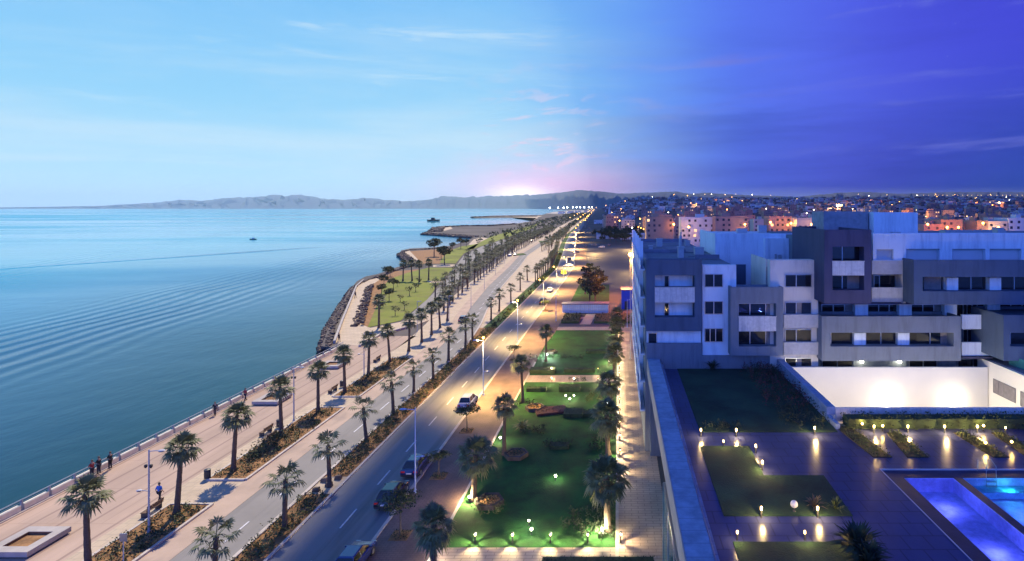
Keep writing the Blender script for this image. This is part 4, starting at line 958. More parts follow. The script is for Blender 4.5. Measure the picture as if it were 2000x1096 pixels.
rocks(W3([(937, 463), (905, 460.5), (830, 455.5)]), 6, 500, .8, 1.6); rocks(W3([(862, 453), (868, 444), (905, 442), (960, 441.5), (1010, 438)]), 14, 700, 1, 2.6); rocks(W3([(924, 424.6), (1000, 423.5), (1050, 423)]), 12, 400, 2, 4)
tag(mb.build('rocks', ['rock', 'rock_dark']), 'tumbled grey and brown boulders armouring the headland and breakwaters', 'rocks', kind='stuff')
# far wood masses on the shore strip (one mass)
mb = MB()
for _ in range(900):
    y = R.uniform(420, 2300); side = R.random(); x = dL(y) + (R.uniform(-95, -40) if side < .6 else R.uniform(-29, -24)); r = R.uniform(1.2, 2.6) * (1 + y / 2500)
    for _ in range(9): mb.leaf((x + R.gauss(0, r * .6), y + R.gauss(0, r * .6), r * R.uniform(.2, 1.5)), r * .9, R.randrange(3), 1)
tag(mb.build('distant_wood', ['leaf_dark', 'leaf_green', 'leaf_olive']), 'dark strip of distant trees following the road to the horizon', 'trees', kind='stuff')

# ================================================================ garden
def hedge(c, sx_, sy_, h, lb, rz=0, m='hedge_leaf'):
    mb = MB(); mb.box(-sx_ / 2 + .08, sx_ / 2 - .08, -sy_ / 2 + .08, sy_ / 2 - .08, 0, h - .06)
    for _ in range(int(520 * (sx_ + sy_) * max(h, .5) / 3)):
        mb.leaf((R.uniform(-sx_ / 2, sx_ / 2), R.uniform(-sy_ / 2, sy_ / 2), R.uniform(.05, h + .05)), .14, 0, 1)
    o = mb.build('hedge', m); o.location = (c[0], c[1], .06); o.rotation_euler.z = rz; return tag(o, lb, 'hedge')
hedge(G(1113, 764), 3.2, 1.5, .8, 'dark clipped hedge block beside the lit crossing path')
hedge(G(1048, 765), 3.0, 1.0, .6, 'long low hedge lit yellow at the left of the crossing path')
hedge(G(1060, 728), 4.2, 2.0, .7, 'dark square hedge near the bright white globe lamp')
hedge(G(1132, 727), 5.2, 1.2, .6, 'bright green low hedge above the crossing path')
hedge(G(1093, 875), 2.2, 1.3, .45, 'dark irregular shrub in the middle of the lawn')
hedge(G(1076, 805), 4.2, 2.6, .35, 'dark reddish planted patch on the lawn', .3, 'leaf_red')
hedge(G(1120, 812), 2.6, 2.2, .6, 'dark shrub clump right of the reddish patch')
hedge(G(1150, 812), 1.6, 1.6, .5, 'round shrub beside the garden path palms')
hedge(G(1165, 690), 4.0, 1.2, .6, 'dark hedge bar in the far half of the garden')
for i, (px, py, lb) in enumerate(((1008, 892, 'below the slender garden palm'), (955, 985, 'below the leaning garden palm'), (1045, 800, 'below the white-lit palm'), (1075, 690, 'below the palm in the far corner'))):
    g = G(px, py); mb = MB(); rr_ = 1.35
    for k in range(6):
        a0, a1 = k * pi / 3, (k + 1) * pi / 3
        p = [(cos(a0) * rr_, sin(a0) * rr_), (cos(a1) * rr_, sin(a1) * rr_), (cos(a1) * (rr_ - .25), sin(a1) * (rr_ - .25)), (cos(a0) * (rr_ - .25), sin(a0) * (rr_ - .25))]
        mb.prism(p, 0, .42)
    t_ = thing('stone_planter', (g.x, g.y, .06), f'six-sided stone planter ring {lb}', 'planter'); mb.build('ring', 'rock_dark', t_)
    mb = MB(); mb.prism([(cos(k * pi / 3) * 1.1, sin(k * pi / 3) * 1.1) for k in range(6)], 0, .3); mb.build('soil', 'bed_soil', t_)
    mb = MB()
    for _ in range(160): mb.leaf((R.gauss(0, .45), R.gauss(0, .45), .3 + R.uniform(0, .35)), .16, 0, 1)
    mb.build('foliage', 'leaf_dark', t_)
hedge((-1.5, 42.0), 8.5, 1.0, .7, 'dark leafy hedge along the bottom edge below the near bollards')
mb = MB()
for px, py, w_, d_, n_ in ((1150, 1020, 4.2, 3.0, 60), (1165, 1045, 3, 1.6, 36), (1040, 845, 3, 2, 30), (1165, 870, 2.5, 4, 40), (1060, 700, 5, 3, 36), (1125, 745, 3, 1.5, 18), (955, 1000, 2.4, 1.5, 20), (1090, 870, 3, 1.4, 24), (1170, 960, 1.6, 6, 36), (1030, 790, 2.6, 1.2, 18), (1160, 780, 2, 4, 30), (1120, 700, 5, 1.4, 24)):
    g = G(px, py); tufts(mb, g.x - w_ / 2, g.x + w_ / 2, g.y - d_ / 2, g.y + d_ / 2, n_, .6, .17, 0 if R.random() < .6 else 1, .06)
tag(mb.build('ground_cover', ['leaf_dark', 'leaf_green']), 'dark shrubs and perennials scattered through the garden lawn', 'plants', kind='stuff')
# spiky rosette plants
def rosette(loc, r, n, lb, cat='plant', m='leaf_green', name='spiky_plant'):
    mb = MB()
    for k in range(n):
        a = k * 2.4; el = radians(R.uniform(15, 80)); d = Vector((cos(a) * cos(el), sin(a) * cos(el), sin(el))); s = d.cross(Vector((0, 0, 1))).normalized() * r * .05
        l = r * R.uniform(.8, 1.1); mid = d * l * .55 + Vector((0, 0, .06 * r)); tip = d * l - Vector((0, 0, .18 * r))
        mb.add([s * .5, -s * .5, mid - s, mid + s, tip], [(0, 1, 2, 3), (3, 2, 4)])
    o = mb.build(name, m); o.location = loc; return tag(o, lb, cat)
rosette(G(1020, 838, .06), 1.5, 40, 'pale-lit young palm rosette on the lawn', m='palm_leaf')
for i, (px, py) in enumerate(((1590, 992), (1632, 994))): rosette(G(px, py, TZ + .05), .9, 30, ('dry spiky plant at the corner of the terrace lawn, left of its twin', 'spiky plant in a reddish pot-like base at the right corner of the terrace lawn')[i], m=('palm_dead', 'leaf_green')[i])
rosette(G(1675, 1078, TZ + .05), 1.75, 110, 'large dark sago-like palm at the bottom of the terrace', m='leaf_dark', name='sago_palm')
rosette(G(1697, 1105, TZ + .05), 1.45, 80, 'dark sago-like palm right at the bottom edge beside the larger one', m='leaf_dark', name='sago_palm')
rosette(G(1392, 722, TZ + .05), 1.3, 40, 'dark feathery plant against the facade foot', m='leaf_dark'); rosette(G(1475, 716, TZ + .05), 1.5, 40, 'dark shrub rosette at the facade foot near the court parapet', m='leaf_dark')

# ================================================================ lights of garden and terrace
def bollard_proto(name, h, m_lamp, lens=.06, posts=True):
    root = thing(name, (0, 0, 0), 'bollard', 'bollard light')
    MB().lathe([(.07, 0), (.055, .04), (.05, h * .62)], (0, 0, 0), 8).build('post', 'dark_metal', root)
    mb = MB()
    MB().ball((0, 0, h * .62 + .10), lens, 8, 5).build('bulb', m_lamp, root)
    mb.lathe([(.10, h - .03), (.11, h), (.04, h + .03)], (0, 0, 0), 8)
    for k in range(4):
        a = pi / 4 + k * pi / 2; c_, s_ = cos(a) * .10, sin(a) * .10; w = .032
        mb.prism([(c_ - s_ * w * 10 * .9, s_ + c_ * w * 10 * .9), (c_ + s_ * w * 10 * .9, s_ - c_ * w * 10 * .9), (c_ * 1.15 + s_ * w * 9, s_ * 1.15 - c_ * w * 9), (c_ * 1.15 - s_ * w * 9, s_ * 1.15 + c_ * w * 9)], h * .62, h - .03)
    mb.build('cap', 'dark_metal', root)
    return reg(root)
BP = bollard_proto('bollard_light', .85, 'lamp_warm')
def bollard(g, lb, grp, e, c=(1, .78, .42), z=0, first=[1]):
    if first[0]: o = BP; first[0] = 0; o.location = (g[0], g[1], z); o['label'] = lb; o['group'] = grp
    else: o = dup(BP, (g[0], g[1], z), 0, lb, grp)
    light('POINT', (g[0], g[1], z + .755), e, c, None, .02)
    return o
ys = [61 + 4.1 * k for k in range(15)] + [45.3, 57.2]
for i, y in enumerate(sorted(ys)): bollard((.22, y), f'garden path bollard light, {ORD[i]} from the near end of the lit path', 'bollard lights along the garden path', 300, z=.05)
for i, px in enumerate((928, 1001, 1075, 1148)): g = G(px, 1062); bollard(g, f'bollard light on the near garden edge, {ORD[i]} from the left', 'bollard lights on the near garden edge', 460, z=.06)
for i, (px, py) in enumerate(((1077, 728), (1078, 748), (1121, 748), (1168, 728), (1168, 748))): bollard(G(px, py), f'bollard light beside the crossing path, {ORD[i]} from the left', 'bollard lights of the crossing path', 300, z=.06)
# round spot lamps on the lawn
def spot(px, py, z, lb, e, c, mlamp='lamp_white', r=.11, d=None):
    g = G(px, py, z); t_ = thing('garden_lamp', (g.x, g.y, z), lb, 'garden lamp')
    MB().lathe([(.09, 0), (.04, .05), (.035, .32)], (0, 0, 0), 7).build('stake', 'dark_metal', t_); MB().ball((0, 0, .32 + r), r, 10, 6).build('globe', mlamp, t_)
    light('POINT', (g.x, g.y - .02, z + .32 + r * 2 + .08), e * (9 if z < 5 else 3.5), c, None, .04)
spot(1085, 938, .06, 'bright star-like lamp in the middle of the dark lawn', 9, (1, .9, .6))
spot(1113, 785, .06, 'warm lamp of the triple cluster on the lawn', 16, (1, .8, .45)); spot(1105, 778, .06, 'small pale lamp left in the triple cluster', 3, (1, .9, .7), r=.08); spot(1121, 778, .06, 'small pale lamp right in the triple cluster', 3, (1, .9, .7), r=.08)
spot(917, 980, .1, 'warm uplight at the foot of the leaning garden palm', 110, (1, .72, .38)); spot(977, 862, .1, 'warm uplight beside the planter of the slender palm', 26, (1, .72, .38))
spot(1038, 1044, .06, 'lamp near the bottom of the lawn below the pale one', 8, (1, .9, .7)); spot(1033, 1026, .06, 'pale small lamp standing near the bottom of the lawn', 3, (1, .95, .8), r=.08)
spot(1068, 698, .06, 'brightest white lamp in the far left of the garden', 160, (.8, 1, .85), 'lamp_cool', .16); spot(1176, 1045, .06, 'warm lamp at the foot of the near corner palm', 90, (1, .85, .5)); spot(1190, 710, .06, 'yellow lamp among the palms by the path', 60, (1, .85, .4)); spot(1200, 652, .06, 'yellow lamp at the far end of the garden path', 60, (1, .85, .4)); spot(1186, 792, .06, 'orange uplight behind the dark palm', 70, (1, .7, .35)); spot(850, 1096, .06, 'lamp inside the fronds of the bottom edge palm', 10, (1, .8, .6))
# terrace lamps: glowing cylinder head on a short post
tl = thing('terrace_lamp', (0, 0, 0), 'lamp', 'terrace lamp')
MB().lathe([(.07, 0), (.05, .03), (.05, .42)], (0, 0, 0), 8).build('post', 'dark_metal', tl); MB().lathe([(.04, .42), (.065, .44), (.065, .60), (.04, .63)], (0, 0, 0), 10).build('lamp_head', 'lamp_warm', tl); reg(tl)
tls = [(1369, 853, 'left end of the big terrace lawn edge', 9), (1438, 853, 'second from the left on the big terrace lawn edge', 12), (1591, 849, 'standing alone on the right part of the terrace lawn edge', 14), (1707, 846, 'first along the hedge from its left end', 14), (1773, 846, 'third along the hedge from its left end', 14), (1845, 846, 'fourth along the hedge from its left end', 14), (1909, 846, 'fifth along the hedge from its left end', 14), (1964, 846, 'unlit looking, last along the hedge', 2), (1487, 1011, 'left one at the front edge of the L-shaped lawn', 10), (1597, 1011, 'right one at the front edge of the L-shaped lawn', 10), (1440, 1055, 'left one at the back edge of the bottom lawn', 4), (1572, 1055, 'middle one at the back edge of the bottom lawn', 4), (1660, 1053, 'behind the large dark sago palm', 5), (1413, 873, 'low one between the two terrace lawns', 3), (1476, 885, 'upper one on the inner corner of the L-shaped lawn', 7), (1489, 918, 'lower one on the inner corner of the L-shaped lawn', 9)]
for i, (px, py, lb, e) in enumerate(tls):
    g = G(px, py, TZ); lab = 'glowing yellow terrace lamp, ' + lb
    if i == 0: tl.location = g; tl['label'] = lab; tl['group'] = 'lamps on the pool terrace'
    else: dup(tl, g, 0, lab, 'lamps on the pool terrace', .8 if e < 6 else 1)
    light('POINT', (g.x, g.y - .28, TZ + .55), e * 13, (1, .68, .24), None, .06)
for i, (px, py, e, lb) in enumerate(((1724, 842, 16, 'beside the second bollard in the hedge'), (1712, 876, 16, 'on the first planted strip'), (1776, 872, 12, 'on the second planted strip'), (1925, 876, 24, 'blazing on the third planted strip'), (1976, 874, 12, 'on the fourth planted strip'), (1921, 842, 18, 'orange among the hedge leaves'), (1660, 826, 12, 'at the corner where court parapet and hedge meet'), (1684, 838, 10, 'at the top of the first planted strip'))):
    spot(px, py, TZ + .05, 'low orange spotlight ' + lb, e * .8, (1, .62, .15), 'lamp_warm', .09)
g = G(1551, 1000, TZ); t_ = thing('globe_lamp', (g.x, g.y, TZ + .05), 'unlit pale globe lamp on the L-shaped terrace lawn', 'globe lamp'); MB().lathe([(.1, 0), (.05, .05), (.04, .2)], (0, 0, 0), 8).build('base', 'dark_metal', t_); MB().ball((0, 0, .40), .21, 14, 9).build('globe', 'white_paint', t_, True)
# ================================================================ promenade furniture
# sea balustrade: one thing per run, posts and panels as parts
bal = thing('balustrade', (-53.1, 60, 0), 'low pale sea balustrade with a dark top rail running along the water', 'balustrade')
def bpart(mb, name, m): o = mb.build(name, m, bal); o.location = (53.1, -60, 0); return o
y = 28.0; n = 0
while y < 108.5:
    n += 1; mb = MB().box(-53.18, -52.80, y + .16, min(y + 2.3, 108.4), .14, .62); bpart(mb, 'panel', 'panel_glass')
    mb = MB().box(-53.06, -52.90, y, y + .14, .02, .98); bpart(mb, 'post', 'rail_paint'); y += 2.44
mb = MB(); mb.tube([(-52.98, 28, 1.03), (-52.98, 108.6, 1.03)], .05, 6); mb.tube([(-52.98, 28, .82), (-52.98, 108.6, .82)], .02, 5); bpart(mb, 'top_rail', 'rail_paint')
MBp = MB().box(-53.5, -52.6, 20, 109, .0, .12); struct(MBp, 'sea_wall_cap', 'kerb_stone')
# headland walk low wall
mb = MB(); pts = W3([(653, 671), (668, 630), (696, 561), (710, 549)])
for a, b_ in zip(pts, pts[1:]):
    d = (b_ - a).normalized(); q = Vector((-d.y, d.x, 0)) * .22; mb.prism([tuple((a - q)[:2]), tuple((a + q)[:2]), tuple((b_ + q)[:2]), tuple((b_ - q)[:2])], 0, .6)
tag(mb.build('low_wall', 'concrete'), 'low white wall edging the headland walk above the rocks', 'wall')
mb = MB(); pts = W3([(702, 678), (745, 655), (800, 640)])
for a, b_ in zip(pts, pts[1:]):
    d = (b_ - a).normalized(); q = Vector((-d.y, d.x, 0)) * .2; mb.prism([tuple((a - q)[:2]), tuple((a + q)[:2]), tuple((b_ + q)[:2]), tuple((b_ - q)[:2])], 0, .45)
tag(mb.build('low_wall', 'kerb_stone'), 'low pale wall between the promenade and the headland lawn', 'wall')

def post_lamp(loc, h, lb, grp, arms, lit=None, rz=0, mast='lamp_grey', floods=True):
    """arms: list of (height, dx, lit material or None)"""
    t_ = thing('lamp_post', loc, lb, 'lamp post', grp, rz)
    MB().lathe([(.16, 0), (.15, .25), (.085, .3), (.07, h * .5), (.05, h)], (0, 0, 0), 10).build('mast', mast, t_)
    for hz, dx, ml in arms:
        a = MB().tube([(0, 0, hz), (dx * .45, 0, hz + .05), (dx * .6, 0, hz + .05)], .035, 6).build('arm', mast, t_)
        s = 1 if dx > 0 else -1; x0, x1 = dx * .55, dx
        hb_ = MB().tube([(x0, 0, hz + .06), (x0 + s * .12, 0, hz + .07), ((x0 + x1) / 2, 0, hz + .08), (x1 - s * .1, 0, hz + .06), (x1, 0, hz + .05)], [.05, .15, .2, .14, .04], 10)
        for i_, v in enumerate(hb_.v): hb_.v[i_] = (v[0], v[1], (v[2] - hz - .06) * .4 + hz + .06)
        hd = hb_.build('lamp_head', 'lamp_blue' if mast == 'lamp_blue' else 'lamp_grey', a)
        MB().box(min(x0, x1) + .12, max(x0, x1) - .12, -.1, .1, hz - .035, hz - .01).build('lens', ml or 'window_glass', hd)
    if floods:
        for s in (-1, 1): MB().lathe([(.05, -.16), (.12, -.05), (.12, .1), (.08, .14)], (s * .22 - .05, 0, h * .80), 8).build('flood_lamp', 'dark_metal', t_)
    return t_
for i, (px, py) in enumerate(((291, 1042), (574, 824), (711, 735))):
    g = G(px, py); h = 6.9
    post_lamp((g.x, g.y, .05), h, f'grey promenade lamp post with two lamp arms, {ORD[i]} from the camera', 'lamp posts of the promenade', [(h - .15, 1.35, None), (h * .50, -1.05, None)])
for i, (px, py) in enumerate(((815, 648), (877, 634), (920, 600), (946, 565), (968, 536), (985, 514))):
    g = G(px, py); mb = MB().lathe([(.12, 0), (.06, .3), (.05, 6.6)], (0, 0, 0), 6); mb.box(-.06, .9, -.08, .08, 6.5, 6.6)
    o = mb.build('lamp_post', 'lamp_grey'); o.location = (g.x, g.y, .05); tag(o, 'thin distant lamp post beside the cycle lane', 'lamp post', 'thin distant lamp posts')

warm = (1, .66, .28)
sl = [(811, 962, None, 'unlit tall lamp post with blue arm at the kerb beside the parked dark cars', 0), (944, 772, 1, 'lit street lamp post where the orange pavement begins', 1), (1011, 667, 1, 'lit street lamp post behind the thin young street tree', 1)]
for i, (px, py, lit, lb, k) in enumerate(sl):
    g = G(px, py, .1); h = 8.0
    post_lamp((g.x, g.y, .1), h, lb, 'lamp posts of the land side road', [(h - .2, -1.5, None), (h * .42, .9, None)], mast='lamp_blue', floods=False)
    if lit:
        c = (g.x + .05, g.y - .1, h + .2); o = MB().ball((0, 0, 0), .17, 10, 7).build('lamp_globe', 'lamp_orange'); o.location = (g.x, g.y, h + .32); tag(o, 'glowing globe on top of the ' + ('nearer' if i == 1 else 'farther') + ' lit street lamp', 'lamp globe')
        light('POINT', (g.x, g.y, h + .9), 10, warm, None, .25)
        light('SPOT', (g.x - .8, g.y, h + .0), 34000 if i == 1 else 30000, (1, .66, .22), None, .3, 140, (.25, .05, -1), .8)
# street lamps further up: simple posts, real lights in the nearest
for i, (y, e) in enumerate(((146, 12000), (178, 14000), (212, 16000), (250, 16000), (300, 20000), (360, 24000), (430, 26000), (510, 28000), (600, 30000), (700, 0), (820, 0), (960, 0), (1120, 0), (1300, 0), (1500, 0), (1750, 0))):
    x = -19.3 + dR(y); t_ = thing('street_lamp', (x, y, .1), f'small lit street lamp receding along the road, {ORD[i]} beyond the garden', 'street lamp', 'lit street lamps receding along the road')
    MB().lathe([(.16, 0), (.08, .4), (.06, 8.0)], (0, 0, 0), 6).build('mast', 'lamp_grey', t_); MB().ball((-1.0, 0, 8.1), .15 * (1 + y / 700), 8, 5).build('lamp_head', 'lamp_orange', t_); MB().tube([(0, 0, 7.9), (-1, 0, 8.1)], .05, 5).build('arm', 'lamp_grey', t_)
    if e: light('SPOT', (x - 1.0, y, 7.7), e * 2.0, (1, .66, .24), None, .3, 145, (.1, 0, -1), .8)

# benches, bins, square seats
def bench(g, rz, lb):
    t_ = thing('park_bench', (g[0], g[1], .05), lb, 'bench', 'benches of the promenade', rz)
    mb = MB()
    for k in range(4): mb.box(-.9, .9, -.25 + k * .13, -.14 + k * .13, .42, .46)
    mb.build('seat', 'wood', t_); mb = MB()
    for k in range(3): mb.box(-.9, .9, .30 + k * .03, .34 + k * .03, .55 + k * .14, .66 + k * .14)
    mb.build('backrest', 'wood', t_)
    for s in (-.75, .75): MB().box(s - .05, s + .05, -.25, .3, 0, .42).box(s - .04, s + .04, .26, .30, .42, .95).build('leg', 'dark_metal', t_)
for i, (px, py, lb) in enumerate(((300, 1003, 'dark bench beside the walker in blue'), (528, 862, 'dark bench near the fourth palm'), (652, 766, 'dark bench just before the shaded paving gap'), (738, 706, 'dark bench beside the eighth palm'), (522, 848, 'bench half hidden in the shrubs'))):
    g = G(px, py); bench((g.x - .2, g.y), -pi / 2, lb)
def square_seat(px, py, lb):
    g = G(px, py); t_ = thing('square_seat', (g.x, g.y, .04), lb, 'stone seat', 'square stone seats', 0); a, b_ = 1.75, 1.0
    mb = MB()
    for q in ((-a, a, -a, -b_), (-a, a, b_, a), (-a, -b_, -b_, b_), (b_, a, -b_, b_)): mb.box(*q, .12, .52)
    mb.build('seat_block', 'concrete', t_); MB().box(-a + .15, a - .15, -a + .15, a - .15, 0, .12).build('plinth', 'rock_dark', t_)
    mb = MB()
    for q in ((-b_, b_, -b_, -b_ + .04), (-b_, b_, b_ - .04, b_), (-b_, -b_ + .04, -b_ + .05, b_ - .05), (b_ - .04, b_, -b_ + .05, b_ - .05)): mb.box(*q, .13, .50)
    mb.build('wood_lining', 'wood', t_)
    MB().box(-b_, b_, -b_, b_, .125, .3).build('soil', 'bed_soil', t_)
square_seat(55, 1066, 'square concrete seat with hollow centre, nearest to the camera'); square_seat(532, 784, 'square concrete seat beside the fourth palm crown'); square_seat(650, 716, 'farthest square concrete seat, behind the sixth palm crown')
def bin_(g, lb):
    t_ = thing('litter_bin', (g[0], g[1], .05), lb, 'litter bin', 'litter bins'); MB().lathe([(.24, .12), (.27, .15), (.28, .82), (.22, .86)], (0, 0, 0), 12).build('drum', 'dark_metal', t_); MB().lathe([(.30, .88), (.28, .98), (.1, 1.04)], (0, 0, 0), 12).build('lid', 'dark_metal', t_)
    for s in (-.3, .3): MB().box(s - .03, s + .03, -.03, .03, 0, .95).build('leg', 'dark_metal', t_)
bin_(G(405, 937), 'dark litter bin at the corner of the second planter bed'); bin_(G(545, 836), 'dark litter bin behind the fourth palm trunk'); bin_(G(668, 757), 'dark litter bin beside the sixth palm trunk')
g = G(241, 1110, 0); t_ = thing('road_sign', (g.x, g.y, .1), 'small square road sign seen from behind at the near planter bed', 'road sign'); MB().lathe([(.04, 0), (.035, 2.4)], (0, 0, 0), 7).build('pole', 'lamp_grey', t_); MB().box(-.28, .28, -.02, .02, 1.9, 2.5).box(-.24, .24, -.035, -.021, 1.94, 2.46).build('sign_plate', 'steel', t_)

# ================================================================ people
def person(loc, rz, top, leg_m, lb, pose='walk', s=1.0):
    """one skinned body surface; clothing as slightly larger skinned surfaces"""
    t_ = thing('person', loc, lb, 'person', None, rz); t_.scale = (s, s, s)
    st = .20 if pose == 'walk' else .04
    J = {'pel': (0, 0, .95), 'wai': (0, 0, 1.10), 'che': (0, -.01, 1.32), 'nk': (0, -.01, 1.48), 'hb': (0, -.02, 1.56), 'hd': (0, -.03, 1.66), 'ht': (0, -.02, 1.76),
         'hl': (.10, 0, .90), 'kl': (.10, -st * .7, .50), 'al': (.10, -st, .09), 'tl': (.10, -st - .16, .03), 'hr': (-.10, 0, .90), 'kr': (-.10, st * .3 - .03, .50), 'ar': (-.10, st, .10), 'tr': (-.10, st - .15, .03),
         'sl': (.19, 0, 1.42), 'el': (.24, .05 + st * .4, 1.14), 'wl': (.25, -.04 + st * .4, .88), 'sr': (-.19, 0, 1.42), 'er': (-.24, .05 - st * .4, 1.14), 'wr': (-.25, -.06 - st * .5, .90)}
    if pose == 'lean': J['el'] = (.24, -.12, 1.15); J['wl'] = (.18, -.34, 1.06); J['er'] = (-.24, -.12, 1.15); J['wr'] = (-.18, -.34, 1.06)
    rad = dict(pel=.13, wai=.12, che=.145, nk=.055, hb=.075, hd=.095, ht=.06, hl=.085, kl=.058, al=.042, tl=.035, hr=.085, kr=.058, ar=.042, tr=.035, sl=.055, el=.042, wl=.028, sr=.055, er=.042, wr=.028)
    E = [('pel', 'wai'), ('wai', 'che'), ('che', 'nk'), ('nk', 'hb'), ('hb', 'hd'), ('hd', 'ht'), ('pel', 'hl'), ('hl', 'kl'), ('kl', 'al'), ('al', 'tl'), ('pel', 'hr'), ('hr', 'kr'), ('kr', 'ar'), ('ar', 'tr'), ('che', 'sl'), ('sl', 'el'), ('el', 'wl'), ('che', 'sr'), ('sr', 'er'), ('er', 'wr')]
    for sd_ in ('l', 'r'):
        w = Vector(J['w' + sd_]); e_ = Vector(J['e' + sd_]); d = (w - e_).normalized(); sg = 1 if sd_ == 'l' else -1
        J['p' + sd_] = tuple(w + d * .07); rad['p' + sd_] = .03; E.append(('w' + sd_, 'p' + sd_))
        for k in range(4):
            o_ = Vector((0, -.03 + .02 * k, 0)); a = w + d * .10 + o_; L_ = (.06, .075, .07, .055)[k]; b_ = a + d * L_ * .5; c_ = b_ + d * L_ * .4 + Vector((-sg * .015, 0, 0))
            for q, v, r_ in ((f'f{k}a', a, .010), (f'f{k}b', b_, .009), (f'f{k}c', c_, .008)): J[q + sd_] = tuple(v); rad[q + sd_] = r_
            E += [('p' + sd_, f'f{k}a' + sd_), (f'f{k}a' + sd_, f'f{k}b' + sd_), (f'f{k}b' + sd_, f'f{k}c' + sd_)]
        a = w + d * .04 + Vector((-sg * .01, -.05, 0)); b_ = a + d * .04 + Vector((0, -.012, 0)); J['ta' + sd_] = tuple(a); J['tb' + sd_] = tuple(b_); rad['ta' + sd_] = .012; rad['tb' + sd_] = .009; E += [('w' + sd_, 'ta' + sd_), ('ta' + sd_, 'tb' + sd_)]
    def skin(names, name, m, extra=0.0, end=None):
        ns = [n_ for n_ in J if n_ in names]; me = bpy.data.meshes.new(name); ix = {n_: i for i, n_ in enumerate(ns)}
        me.from_pydata([J[n_] for n_ in ns], [(ix[a], ix[b_]) for a, b_ in E if a in ix and b_ in ix], []); o = bpy.data.objects.new(name, me); col.objects.link(o); o.parent = t_
        me.materials.append(MATS[m]); md = o.modifiers.new('skin', 'SKIN'); me.skin_vertices.new() if not me.skin_vertices else None
        sv = me.skin_vertices[0].data
        for n_ in ns: sv[ix[n_]].radius = (rad[n_] + extra,) * 2; sv[ix[n_]].use_root = False
        root = 'pel' if 'pel' in ix else ns[0]; sv[ix[root]].use_root = True
        o.modifiers.new('sub', 'SUBSURF').levels = 1; o.modifiers['sub'].render_levels = 1
        return o
    body = skin(set(J), 'body', 'skin')
    skin({'pel', 'wai', 'che', 'sl', 'el', 'sr', 'er'}, 'shirt', top, .02)
    skin({'pel', 'hl', 'kl', 'al', 'hr', 'kr', 'ar'}, 'trousers', leg_m, .018)
    f = MB(); c = Vector(J['hd'])
    for sx_ in (-.035, .035): f.ball((c.x + sx_, c.y - .092, c.z + .005), .012, 6, 4)
    f.build('eyes', 'hair', t_); f = MB(); f.add([(-.013, -.12, 1.63), (.013, -.12, 1.63), (0, -.155, 1.63), (0, -.118, 1.675)], [(0, 1, 2), (0, 2, 3), (1, 3, 2)]); f.box(-.024, .024, -.124, -.112, 1.598, 1.608); f.build('nose_and_mouth', 'skin', t_)
    for sx_ in (-1, 1): MB().ball((sx_ * .098, -.02, 1.655), .022, 6, 4).build('ear', 'skin', t_)
    h = MB()
    for k in range(6):
        pass
    h.tube([(0, .005, 1.63), (0, .005, 1.68), (0, 0, 1.74), (0, -.01, 1.785), (0, -.01, 1.80)], [.098, .110, .102, .06, .01], 12); h.build('hair', 'hair', t_, True)
    for s_, q in ((1, 'l'), (-1, 'r')):
        a = Vector(J['a' + q]); MB().tube([(a.x, a.y + .06, a.z - .045), (a.x, a.y - .06, a.z - .05), (a.x, a.y - .17, a.z - .065), (a.x, a.y - .20, a.z - .07)], [.04, .05, .045, .02], 8).build('shoe', 'cloth_black', t_)
    return t_
g = G(311, 981); person((g.x, g.y, .03), pi * .95, 'cloth_blue', 'cloth_dark', 'person in a bright blue shirt and dark trousers walking on the promenade')
g = G(170, 925); person((-52.3, 56.0, .12), pi / 2 * -1, 'cloth_red', 'cloth_dark', 'person in dark red leaning on the sea balustrade', 'lean')
person((-52.35, 56.8, .12), -pi / 2, 'cloth_black', 'cloth_dark', 'person in black beside the one in dark red at the balustrade', 'lean'); person((-52.2, 57.9, .12), -pi / 2, 'cloth_black', 'cloth_black', 'tall person in black, rightmost of the three at the balustrade', 'lean')
g = G(420, 812); person((g.x, g.y, .03), 0.4, 'cloth_black', 'cloth_dark', 'person in black walking close to the balustrade beside the third palm crown'); g = G(479, 783); person((g.x, g.y, .03), 2.8, 'cloth_red', 'cloth_dark', 'person in a red top on the promenade behind the third palm crown')
g = G(662, 668); person((g.x, g.y, .07), 1, 'cloth_black', 'cloth_dark', 'dark figure where the headland walk begins'); g = G(694, 582); person((g.x, g.y, .07), 1, 'cloth_dark', 'cloth_dark', 'dark figure far along the headland walk', s=1.1)

